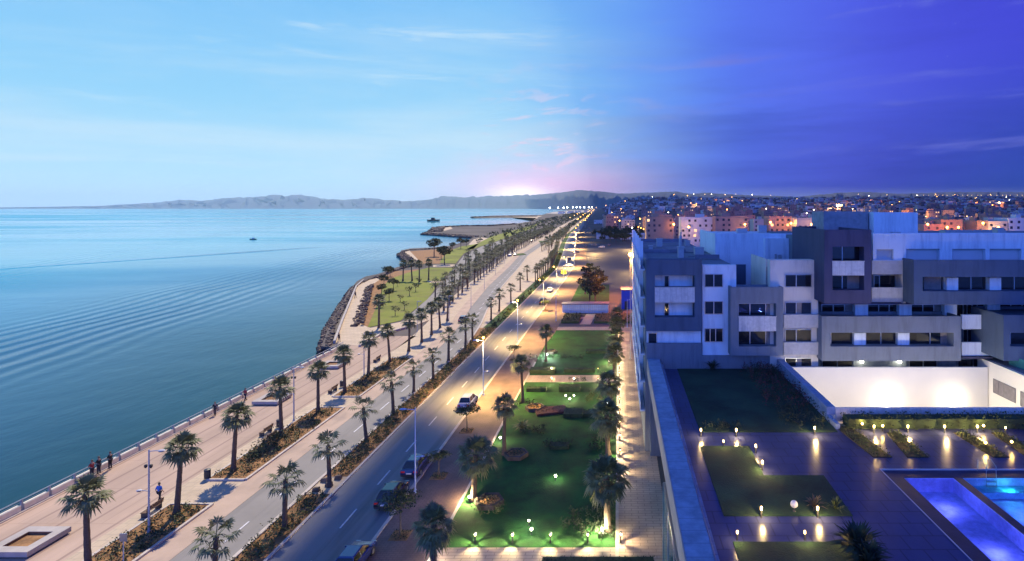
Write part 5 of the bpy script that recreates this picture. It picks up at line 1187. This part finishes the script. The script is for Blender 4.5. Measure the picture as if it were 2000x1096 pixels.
# ================================================================ cars
def make_car(paint, lb, loc, rz, tail=True, tall=0.0):
    t_ = thing('parked_car', loc, lb, 'car', None, rz)
    L2, W2 = 2.15, .88; T = tall
    prof = [(-2.15, .35), (-2.18, .62), (-2.1, .88 + T * .3), (-1.95, .95 + T * .4), (-1.5, 1.0 + T * .4), (1.0, .98 + T * .2), (1.75, .82 + T * .2), (2.08, .68), (2.15, .45), (2.1, .30)]
    mb = MB(); n_ = len(prof)
    ws = [(-1, .90), (-.82, 1.0), (.82, 1.0), (1, .90)]
    vs = []
    for sgn, k in ((-1, 0), (-1, 1), (1, 1), (1, 0)):
        for (y, z) in prof:
            w = W2 if k else W2 - .0; zz_ = z if k else (z - .06 if z > .6 else z); xx = sgn * (W2 * (.86 if k else 1))
            vs.append((xx, y, z if k else (.35 + (z - .35) * .88)))
    fs = []
    for r_ in range(3):
        for i in range(n_ - 1): fs.append((r_ * n_ + i, r_ * n_ + i + 1, (r_ + 1) * n_ + i + 1, (r_ + 1) * n_ + i))
        fs.append((r_ * n_ + n_ - 1, r_ * n_, (r_ + 1) * n_, (r_ + 1) * n_ + n_ - 1))
    fs.append(tuple(range(n_))[::-1]); fs.append(tuple(range(3 * n_, 4 * n_)))
    mb.add(vs, fs); b_ = mb.build('body', paint, t_); bv = b_.modifiers.new('bev', 'BEVEL'); bv.width = .05; bv.segments = 2; bv.limit_method = 'ANGLE'
    # greenhouse
    z0, z1 = .96 + T * .3, 1.42 + T
    gl_ = MB(); P8 = [(-.76, -1.85, z0), (.76, -1.85, z0), (.76, 1.05, z0), (-.76, 1.05, z0), (-.58, -1.30 - T, z1 - .02), (.58, -1.30 - T, z1 - .02), (.58, .28, z1 - .02), (-.58, .28, z1 - .02)]
    gl_.add(P8, [(0, 1, 5, 4), (1, 2, 6, 5), (2, 3, 7, 6), (3, 0, 4, 7)]); gl_.build('windows', 'window_glass', t_)
    rf = MB(); rf.add([(-.60, -1.34 - T, z1 - .02), (.60, -1.34 - T, z1 - .02), (.60, .32, z1 - .02), (-.60, .32, z1 - .02), (-.52, -1.2 - T, z1 + .05), (.52, -1.2 - T, z1 + .05), (.52, .15, z1 + .04), (-.52, .15, z1 + .04)], [(0, 1, 5, 4), (1, 2, 6, 5), (2, 3, 7, 6), (3, 0, 4, 7), (4, 5, 6, 7), (3, 2, 1, 0)]); rf.build('roof', paint, t_)
    pl = MB()
    for s in (-1, 1):
        for (ya, yb, za, zb) in ((-1.85, -1.30 - T, z0, z1), (1.05, .28, z0, z1), (-.42, -.42, z0, z1)):
            pl.tube([(s * .765, ya, za), (s * .585, yb, zb - .02)], .035, 5)
    pl.build('pillars', paint, t_)
    for s in (-1, 1):
        for y in (-1.32, 1.32):
            w = MB().tube([(s * .70, y, .32), (s * .89, y, .32)], .32, 16).build('wheel', 'tyre', t_); MB().tube([(s * .885, y, .32), (s * .91, y, .32)], .19, 10).build('rim', 'steel', w)
        MB().box(s * .62 - .17, s * .62 + .17, -2.215, -2.15, .66, .80).build('tail_light', 'car_red_light', t_); MB().box(s * .62 - .17, s * .62 + .17, 2.07, 2.15, .56, .68).build('headlight', 'steel', t_)
        MB().box(s * .92 - .09, s * .92 + .09, .72, .82, .95, 1.08).build('wing_mirror', paint, t_)
    MB().box(-.26, .26, -2.225, -2.18, .52, .64).build('number_plate', 'plate', t_)
    MB().box(-.8, .8, -2.24, -2.1, .30, .46).build('bumper', 'dark_metal', t_)
    return t_
def car(px, py, paint, lb, rz=0, grp='cars on the land side road', name='parked_car', tall=0, z=.05):
    g = G(px, py, z); t_ = make_car(paint, lb, (g.x, g.y + 2.1, z), rz, tall=tall); t_.name = name; t_['group'] = grp; return t_
car(748, 999, 'car_black', 'dark red-black parked car partly behind the small street tree', .02); car(799, 936, 'car_navy', 'dark navy parked car beside the unlit lamp post'); car(664, 1142, 'car_blue', 'blue parked car at the bottom edge of the photo')
mat('car_silver', (.22, .26, .40), .22, .04, 1, spec=.7)
car(906, 803, 'car_silver', 'pale car with blue-white roof on the road beside the orange pavement', tall=.15, name='moving_car'); car(1059, 596, 'car_black', 'dark parked car at the bend before the light trails', tall=.2); car(1073, 572, 'car_white', 'white parked car just beyond the dark one at the bend')
fc = [(1112, 508), (1110, 521), (1125, 494), (1143, 482), (1160, 480), (1175, 484), (1190, 480), (1142, 468), (1128, 465), (1150, 449), (1146, 455), (1128, 474), (1247, 745), (1250, 728)]
CP = make_car('car_grey', 'x', (0, 0, -50), 0); reg(CP); CW = make_car('car_white', 'x', (0, 0, -50), 0); reg(CW)
fl = ['small dark car on the far kerb beyond the yellow-lit bend', 'pale car beside the far kerb just nearer than the dark one', 'small car at the mouth of the far car park', 'small car on the far car park, left end', 'small dark car on the far car park with lit neighbours', 'small car in front of two bright headlights', 'small car at the right end of the far car park', 'tiny car on the bright junction', 'tiny car left on the bright junction', 'tiny dark car on the road beyond the junction', 'tiny dark car on the road just before the farthest one', 'tiny car near the road sign of the junction', 'white motorcar parked on the lit garden path beside the building', 'pale car parked on the garden path behind the first one']
for i, (px, py) in enumerate(fc):
    g = G(px, py, .06); src = CW if i in (1, 5, 12, 13) else CP
    if src.location.z < -10: src.location = g; src.rotation_euler.z = R.choice((0, .2, 1.5)); src['label'] = fl[i]; src['group'] = 'small cars in the distance'; o = src
    else: o = dup(src, g, R.choice((0, .15, 1.5)), fl[i], 'small cars in the distance')
    if i >= 12: o.location = (3.45, g.y, .06); o.rotation_euler.z = .0; o.scale = (.75, .8, .8)
for i, (px, py, lb) in enumerate(((1006, 499, 'dark car on the bright promenade road near the island'), (996, 500, 'pale car on the bright promenade road near the island'), (905, 628, 'dark car under the median palms'), (1038, 472, 'small car on the pale plaza'))):
    g = G(px, py, .06); dup(CP if i != 1 else CW, g, .1, lb, 'small cars on the promenade road')

# ================================================================ boats
def boat(g, L_, lb, m1, m2, cat, name='motor_boat', rz=0):
    t_ = thing(name, (g[0], g[1], -1.5), lb, cat, None, rz); w = L_ * .16
    mb = MB(); ht = L_ * .12; pr_ = [(-L_ / 2, w * .8), (-L_ * .1, w), (L_ * .25, w * .8), (L_ / 2, .02)]
    up = [(x, y, ht * (1 + .25 * max(0, x) / L_)) for x, y in pr_]; dn = [(x * .93, y * .75, -.15) for x, y in pr_]
    vs = up + [(x, -y, z) for x, y, z in up[::-1]] + dn + [(x, -y, z) for x, y, z in dn[::-1]]; m_ = 8
    mb.add(vs, [(i, (i + 1) % m_, m_ + (i + 1) % m_, m_ + i) for i in range(m_)] + [tuple(range(m_))[::-1]]); mb.build('hull', m1, t_)
    mb = MB(); mb.add([(-L_ * .2, -w * .6, ht), (L_ * .12, -w * .6, ht), (L_ * .12, w * .6, ht), (-L_ * .2, w * .6, ht), (-L_ * .17, -w * .5, ht * 2.3), (L_ * .04, -w * .5, ht * 2.3), (L_ * .04, w * .5, ht * 2.3), (-L_ * .17, w * .5, ht * 2.3)], [(0, 1, 5, 4), (1, 2, 6, 5), (2, 3, 7, 6), (3, 0, 4, 7), (4, 5, 6, 7)]); mb.build('cabin', m2, t_)
    MB().tube([(-L_ * .05, 0, ht * 2.3), (-L_ * .05, 0, ht * 4)], .06, 5).build('mast', 'dark_metal', t_)
boat(G(494, 468, -1.5), 6, 'small dark motor boat leaving a white wake on the open water', 'dark_metal', 'white_paint', 'boat', rz=pi)
mb = MB(); g = G(497, 468, -1.5)
for _ in range(160):
    u = R.random(); x = g.x + 1 + u * 24; mb.leaf((x, g.y + R.gauss(0, .3 + u * .8), -1.47), .9, 0, .1)
for i_, v in enumerate(mb.v): mb.v[i_] = (v[0], v[1], -1.47 + (i_ % 7) * .002)
tag(mb.build('boat_wake', 'white_paint'), 'white foam trailing behind the small motor boat', 'foam', kind='stuff')
boat(G(847, 432, -1.5), 26, 'dark work barge with superstructure moored off the breakwater', 'dark_metal', 'rock_dark', 'barge', 'work_barge')

# ================================================================ lots behind the garden
kio = thing('low_pavilion', tuple(G(1143, 612)[:2]) + (0,), 'long low white pavilion with gridded front beyond the garden', 'pavilion'); k0 = kio.location
def kp(mb, name, m): o = mb.build(name, m, kio); o.location = (-k0.x, -k0.y, 0); return o
a = G(1098, 612); b_ = G(1188, 612)
kp(MB().box(a.x, b_.x, a.y + .3, a.y + 3.2, 0, 2.2), 'wall', 'plaster_white'); kp(MB().box(a.x - .2, b_.x + .2, a.y - .1, a.y + 3.6, 2.2, 2.4), 'roof', 'roof_felt')
mb = MB()
for k in range(22): x = a.x + (b_.x - a.x) * (k + .5) / 22; mb.box(x - .06, x + .06, a.y + .05, a.y + .15, 0, 2.19)
for z in (.7, 1.4): mb.box(a.x, b_.x, a.y + .16, a.y + .24, z, z + .08)
kp(mb, 'lattice', 'white_paint')
for i, (p0, p1) in enumerate((((1096, 632), (1136, 616)), ((1160, 632), (1236, 616)))):
    A_, B_ = G(*p0), G(*p1); mb = MB().box(A_.x, B_.x, A_.y, B_.y, 0, .5, 0); 
    for _ in range(500): mb.leaf((R.uniform(A_.x, B_.x), R.uniform(A_.y, B_.y), R.uniform(.45, .75)), .3, 0, 1)
    tag(mb.build('hedge', 'hedge_leaf'), ('low dark hedge block left of the pale forked path', 'low dark hedge block right of the pale forked path')[i], 'hedge')
for i, (p0, p1, h, m_, lb) in enumerate((((1214, 604), (1246, 604), 5.0, 'container_blue', 'blue sheeted site cabin beside the building corner'), )):
    A_, B_ = G(*p0), G(*p1); t_ = thing('site_cabin', (A_.x, A_.y, 0), lb, 'site cabin')
    MB().box(0, B_.x - A_.x, 0, 6, 0, h).build('wall', m_, t_); MB().box(-.1, B_.x - A_.x + .1, -.1, 6.1, h + .01, h + .2).build('roof', 'roof_felt', t_)
    mb = MB().box(.8, 1.8, -.05, -.01, 0, 2.1); mb.build('door', 'dark_metal', t_)
g = G(1229, 560); t_ = thing('street_lamp', (PX(1231, 100), 100, 0), 'glowing orange street lamp close to the building corner', 'street lamp'); H_ = PZ(497, 100); MB().lathe([(.12, 0), (.07, .4), (.05, H_ - .2)], (0, 0, 0), 7).build('mast', 'lamp_grey', t_); MB().ball((0, 0, H_), .36, 10, 7).build('lamp_head', 'lamp_orange', t_)
light('POINT', (PX(1229, 100), 99, H_ - .9), 2500, (1, .42, .08), None, .4); light('POINT', (PX(1226, 130), 150, 7), 9000, (1, .24, .05), None, .4); light('POINT', (PX(1200, 170), 172, 7), 8000, (1, .27, .06), None, .4)
for (x, y, e) in ((-8, 205, 7000), (5, 235, 9000), (-14, 330, 26000), (8, 360, 20000)): light('POINT', (x, y, 7), e, (1, .62, .22), None, .3)
for i, (px, py) in enumerate(((1086, 628), (1238, 640), (1225, 640))):
    g = G(px, py); post_lamp((g.x, g.y, .05), 6.3, ('slim unlit lamp post left of the pale pavilion', 'slim tall post nearest the building corner', 'slim tall post left of the one at the building corner')[i], 'slim posts by the side street', [(6.1, .7, None)], mast='lamp_blue', floods=False)
for i, (px, py) in enumerate(((1101, 543),)):
    g = G(px, py); t_ = thing('road_sign', (g.x, g.y, .1), 'yellow lit road sign at the bend', 'road sign'); MB().lathe([(.07, 0), (.06, 3)], (0, 0, 0), 6).build('pole', 'lamp_grey', t_); mat('sign_yellow', (.75, .65, .02), .5, .02, 1); MB().box(-.9, .9, -.05, .05, 1.5, 2.9).build('sign_plate', 'sign_yellow', t_)
# ================================================================ town
HM = ['house_white', 'house_cream', 'house_tan', 'house_pink']
def house(kind, w, d, fl, seed, detailed=False):
    rs = random.Random(seed); h = fl * 3.0
    ms = [HM[kind], 'house_roof', 'house_dark', 'window_lit']
    root = thing('town_house', (0, 0, 0), 'house', 'house') if detailed else None
    mb = MB(); mb.box(-w / 2, w / 2, 0, d, -6, h, 0)
    for q in ((-w / 2, w / 2, 0, .25), (-w / 2, w / 2, d - .25, d), (-w / 2, -w / 2 + .25, .25, d - .25), (w / 2 - .25, w / 2, .25, d - .25)): mb.box(*q, h + .01, h + .8, 0)
    if detailed: mb.build('wall', ms, root); mb = MB()
    mb.box(-w / 2 + .26, w / 2 - .26, .26, d - .26, h + .015, h + .1, 1); sx_ = rs.uniform(-w / 3, w / 5); mb.box(sx_, sx_ + w * .25, d * .4, d * .75, h + .06, h + 2.6, 0)
    if rs.random() < .5: mb.box(-w / 2, -w / 2 + w * .4, -.9, -.01, 3.0, 4.0, 0)
    if detailed: mb.build('roof', ms, root)
    nw = max(2, int(w / 3.2))
    for f in range(fl):
        for k in range(nw):
            x = -w / 2 + w * (k + .5) / nw + rs.uniform(-.4, .4); lit = rs.random() < .07; z = f * 3 + 1.0
            if rs.random() < .3: continue
            if detailed:
                q = MB().box(x - .65, x + .65, -.06, .0, z, z + 1.35, 3 if lit else 2); q.build('window', ms, root)
            else: mb.box(x - .65, x + .65, -.06, .0, z, z + 1.35, 3 if lit else 2)
            if not detailed and k < 3: y = d * (k + .5) / 3; mb.box(-w / 2 - .06, -w / 2, y - .6, y + .6, z, z + 1.35, 3 if lit else 2)
    if detailed: return reg(root)
    o = mb.build('town_house', ms); tag(o, 'house', 'house'); CH[o] = []; return o
# nearer landmark blocks seen above the roofs (px of left, right, top, base; distance)
lm = [(1262, 1316, 418, 452, 330, 2, 'dark tan block with a bright orange lit end wall'), (1330, 1396, 419, 448, 340, 0, 'white gridded apartment block left of centre in the town'), (1397, 1462, 417, 447, 330, 3, 'pinkish apartment block with terraces behind the white volume'),
      (1502, 1556, 417, 444, 330, 3, 'long low block with red roof behind the white roof parapet'), (1556, 1604, 420, 444, 320, 1, 'pale lit block just left of the rooftop room'), (1805, 1838, 432, 449, 300, 3, 'dim brick-coloured house beside the rooftop room'), (1838, 1880, 423, 449, 300, 2, 'tall bright orange lit house'),
      (1882, 1908, 428, 449, 310, 3, 'dim recessed house between two orange lit ones'), (1908, 1930, 425, 449, 300, 2, 'orange house with the brightest lamp in front'), (1930, 1968, 426, 450, 300, 1, 'cream house lit from the right end'), (1970, 2010, 420, 452, 300, 0, 'white house at the right edge of the town'),
      (1160, 1200, 428, 440, 900, 0, 'white low hall near the minaret'), (1472, 1500, 424, 436, 420, 1, 'small cream house between the two red roofed blocks')]
for i, (a, b_, t0, t1_, Y, kd, lb) in enumerate(lm):
    w = (b_ - a) * Y / FPX; fl = max(2, round((PZ(t0, Y) - th(PX(a, Y), Y)) / 3)); zb = PZ(t0, Y) - fl * 3 - 2.4
    o = house(kd, w, 12, fl, 100 + i, True); o.location = (PX((a + b_) / 2, Y), Y, zb); o['label'] = lb; o['group'] = 'nearer houses of the town'
protoH = [house(k % 4, R.uniform(9, 17), R.uniform(9, 14), 2 + k % 4, 200 + k) for k in range(12)]
first = set(); cnt = 0; RH = random.Random(11)
spots = []
tries = 0
while len(spots) < 268 and tries < 20000:
    tries += 1; Y = 300 * (1500 / 300) ** (RH.random() ** .8); px = RH.uniform(1175, 2030); x = PX(px, Y)
    if Y < 340 and px < 1600: continue
    if x < 20 + .02 * Y and Y < 640: continue
    if x < dR(Y) + 10: continue
    if any(abs(x - a) < 17 and abs(Y - b_) < 16 for a, b_ in spots): continue
    spots.append((x, Y))
for x, Y in spots:
    kh = RH.randrange(12); p = protoH[kh]; z = max(0, th(x, Y)); pxx = CX + x / Y * FPX; dk = ('near', 'middle', 'far', 'farthest')[0 if Y < 480 else 1 if Y < 760 else 2 if Y < 1100 else 3]
    sd_ = 'behind the corner of the left roof' if pxx < 1330 else 'behind the high white volume' if pxx < 1500 else 'behind the tall dark tower box' if pxx < 1620 else 'behind the rooftop rooms' if pxx < 1800 else 'behind the long white roof at the right'
    lbl = f'{("white", "cream", "tan", "pinkish")[kh % 4]} flat-roofed house, {dk} town, {sd_}'
    grp = 'town houses of the middle distance' if Y < 760 else 'tiny houses of the far town'
    if p not in first: first.add(p); p.location = (x, Y, z); p.rotation_euler.z = RH.uniform(-.35, .35); p['label'] = lbl; p['group'] = grp
    else: o = dup(p, (x, Y, z), RH.uniform(-.35, .35), lbl, grp)
# the rest of the town: one far mass of small blocks
mb = MB()
for _ in range(3400):
    Y = 1300 * (4200 / 1300) ** RH.random(); px = RH.uniform(1175, 2040); x = PX(px, Y)
    if x < dR(Y) + 20: continue
    z = th(x, Y); w, d, h = RH.uniform(6, 18), RH.uniform(8, 16), RH.choice((4, 6, 6, 9, 9, 13)); mb.box(x - w / 2, x + w / 2, Y, Y + d, z - 5, z + h, RH.choice((0, 0, 1, 1, 2, 3, 5))); 
    mb.box(x - w * .4, x + w * .4, Y - .1, Y - .02, z + h * .3, z + h * .55, 4)
tag(mb.build('distant_town', HM + ['house_dark', 'house_roof']), 'hazy mass of small flat-roofed houses reaching to the hills', 'town', kind='stuff')
# trees between the houses
for k in range(30):
    Y = RH.uniform(330, 1100); x = PX(RH.uniform(1240, 2000), Y); place(pt, (x, Y, th(x, Y)), 'dark tree between the town houses', 'trees between the town houses', RH.uniform(1, 1.6))
# town lamps
def town_lamp(x, y, z, h, m_, r, lb, grp):
    mb = MB().lathe([(.12, 0), (.08, h)], (0, 0, 0), 5, 0).ball((0, 0, h), r, 7, 5, 1); o = mb.build('street_lamp', ['lamp_grey', m_]); o.location = (x, y, z); tag(o, lb, 'street lamp', grp); CH[o] = []; return o
TLm = {m_: town_lamp(0, 0, -60, 8, m_, .30, 'x', 'x') for m_ in ('lamp_orange', 'lamp_warm', 'lamp_white')}
def tlamp(x, y, m_, s=1.0):
    z = th(x, y); p = TLm[m_]; lb = {'lamp_orange': 'tiny orange street lamp point in the town', 'lamp_warm': 'tiny yellow street lamp point in the town', 'lamp_white': 'tiny white street lamp point in the town'}[m_]; gr = lb.replace('lamp point', 'lamp points')
    if p.location.z < -20: p.location = (x, y, z); p['label'] = lb; p['group'] = gr; p.scale = (s, s, 1)
    else: dup(p, (x, y, z + 0), 0, lb, gr, 1).scale = (s, s, max(1, s * .8))
for k in range(95):
    Y = 330 * (3600 / 330) ** RH.random(); px = RH.uniform(1180, 2010); x = PX(px, Y)
    if x < dR(Y) + 15: continue
    tlamp(x, Y - 3, RH.choice(('lamp_orange', 'lamp_orange', 'lamp_warm', 'lamp_warm', 'lamp_white')), 1 + Y / 1000)
for k in range(9): tlamp(PX(1268 + k * 4.5, 340) * (1 + .0), 520 - k * 22, 'lamp_orange', 1.3)
for k in range(22):   # yellow string on the far right
    Y = 3300; tlamp(PX(1795 + k * 9.5 + R.uniform(-2.5, 2.5), Y), Y, 'lamp_warm', 3.4)
for k in range(30):   # road towards the harbour
    Y = 750 * (3000 / 750) ** (k / 29); tlamp(dR(Y) - 18 + R.choice((-26, -10, 2)), Y, RH.choice(('lamp_warm', 'lamp_warm', 'lamp_orange')), 1 + Y / 1400)
# orange lamps that light the nearer walls
for px, py, Y, e, c in ((1316, 440, 322, 9000, (1, .36, .04)), (1345, 445, 325, 26000, (1, .5, .12)), (1455, 440, 318, 14000, (1, .6, .25)), (1505, 436, 318, 9000, (1, .35, .1)), (1545, 438, 318, 30000, (1, .42, .08)), (1585, 440, 310, 10000, (1, .5, .2)), (1850, 446, 288, 26000, (1, .28, .03)), (1872, 446, 288, 20000, (1, .28, .03)), (1812, 440, 290, 8000, (1, .3, .08)), (1920, 438, 288, 30000, (1, .36, .05)), (1950, 446, 290, 22000, (1, .6, .2)), (1275, 430, 420, 16000, (1, .4, .08)), (1420, 410, 700, 50000, (1, .5, .2)), (1360, 398, 1500, 200000, (1, .5, .2)), (1700, 420, 520, 20000, (1, .7, .6)), (1250, 428, 650, 50000, (1, .55, .15)), (1210, 432, 620, 50000, (1, .55, .15))):
    Y = Y + 4.5 if Y < 330 else Y; c_ = P(px, py, Y); light('POINT', c_, e * (.24 if Y < 340 else .5), c, None, .3); zg = th(c_.x, c_.y)
    mb = MB().lathe([(.15, 0), (.09, max(3, c_.z - zg))], (0, 0, 0), 5, 0).ball((0, 0, max(3, c_.z - zg) + .5), .55, 8, 5, 1); o = mb.build('street_lamp', ['lamp_grey', 'lamp_orange']); o.location = (c_.x, c_.y, zg); tag(o, 'orange street lamp glowing in front of the lit house walls', 'street lamp', 'orange lamps at the lit house walls')
for k in range(26):
    Y = 380 * (2200 / 380) ** RH.random(); x = PX(RH.uniform(1230, 2000), Y); light('POINT', (x, Y, th(x, Y) + 7), 9000 * (Y / 400) ** 1.7, RH.choice(((1, .42, .1), (1, .55, .2), (1, .3, .06))), None, .4)
# minaret
t_ = thing('minaret', (PX(1190, 900), 900, 0), 'slender pale minaret rising over the white hall', 'minaret'); MB().box(-1.6, 1.6, -1.6, 1.6, 0, 21).box(-2.1, 2.1, -2.1, 2.1, 21.01, 21.8).build('shaft', 'house_white', t_); MB().lathe([(1.0, 21.8), (1.0, 25.5), (.2, 28), (.05, 30)], (0, 0, 0), 8).build('lantern', 'house_white', t_)
# sheds by the wood
for i, (a, b_, py, Y, lb) in enumerate(((1165, 1200, 465, 480, 'long low pale shed before the wood strip, left one'), (1212, 1262, 465, 470, 'long low pale shed before the wood strip, right one'), (1268, 1296, 460, 300, 'small white building just behind the left roof, left'), (1300, 1330, 462, 300, 'small white building just behind the left roof, right'), (1330, 1345, 460, 290, 'narrow pale hut behind the left roof'))):
    x0, x1 = PX(a, Y), PX(b_, Y); h = 4.2 if Y > 400 else 6.5; t_ = thing('low_shed', (x0, Y, 0), lb, 'shed')
    MB().box(0, x1 - x0, 0, 8, 0, h).build('wall', 'house_white', t_); MB().add([(-.3, -.3, h), (x1 - x0 + .3, -.3, h), (x1 - x0 + .3, 8.3, h), (-.3, 8.3, h), (-.3, 4, h + 1.2), (x1 - x0 + .3, 4, h + 1.2)], [(0, 1, 5, 4), (2, 3, 4, 5), (0, 4, 3), (1, 2, 5), (3, 2, 1, 0)]).build('roof', 'shutter', t_)
    MB().box((x1 - x0) * .4, (x1 - x0) * .4 + 1.6, -.06, 0, 0, 2.3).build('door', 'house_dark', t_)
# harbour masts with white floodlights
for i, (px, Y, h) in enumerate(((1074, 2200, 26), (1090, 2250, 26), (1101, 2300, 26), (1119, 2500, 28), (1126, 2600, 28), (1133, 2700, 28), (1141, 2800, 28), (1150, 3000, 28), (1156, 3100, 28), (1108, 2450, 28))):
    t_ = thing('harbour_light_mast', (PX(px, Y), Y, -1.0), f'tall harbour mast with a blazing white light, {ORD[i]} in the cluster', 'light mast', 'white light masts of the harbour'); MB().lathe([(.8, 0), (.4, h)], (0, 0, 0), 6).build('mast', 'lamp_grey', t_); MB().ball((0, 0, h), 2.4, 8, 5).build('flood_lamp', 'lamp_cool', t_)
mb = MB()
mb.prism([tuple(G(px, py)[:2]) for px, py in ((1066, 417.5), (1080, 414.6), (1112, 411.2), (1150, 410), (1150, 414), (1100, 418))], -1.9, .4); struct(mb, 'quay', 'concrete')
for i, (px, Y) in enumerate(((1096, 2350), (1113, 2500), (1128, 2700), (1146, 3000))):
    t_ = thing('harbour_shed', (PX(px, Y), Y + 20, 0), f'pale harbour shed under the white light masts, {ORD[i]} from the left', 'shed', 'sheds of the harbour'); MB().box(-14, 14, 0, 20, 0, 9).build('wall', 'house_white', t_); MB().add([(-15, -1, 9), (15, -1, 9), (15, 21, 9), (-15, 21, 9), (-15, 10, 12), (15, 10, 12)], [(0, 1, 5, 4), (2, 3, 4, 5), (0, 4, 3), (1, 2, 5), (3, 2, 1, 0)]).build('roof', 'roof_felt', t_)

# ================================================================ haze
m = bpy.data.materials.new('haze'); m.use_nodes = True; t = m.node_tree; t.nodes.clear()
o = t.nodes.new('ShaderNodeOutputMaterial'); v = t.nodes.new('ShaderNodeVolumePrincipled'); v.inputs['Color'].default_value = (.72, .92, 1, 1); v.inputs['Density'].default_value = .00004; v.inputs['Anisotropy'].default_value = .2
t.links.new(v.outputs[0], o.inputs['Volume']); MATS['haze'] = m
mb = MB().box(-24000, 24000, -1500, 23000, -3.2, 520); o = mb.build('haze', 'haze'); tag(o, 'pale blue sea haze lying over the whole coast', 'haze', kind='stuff')
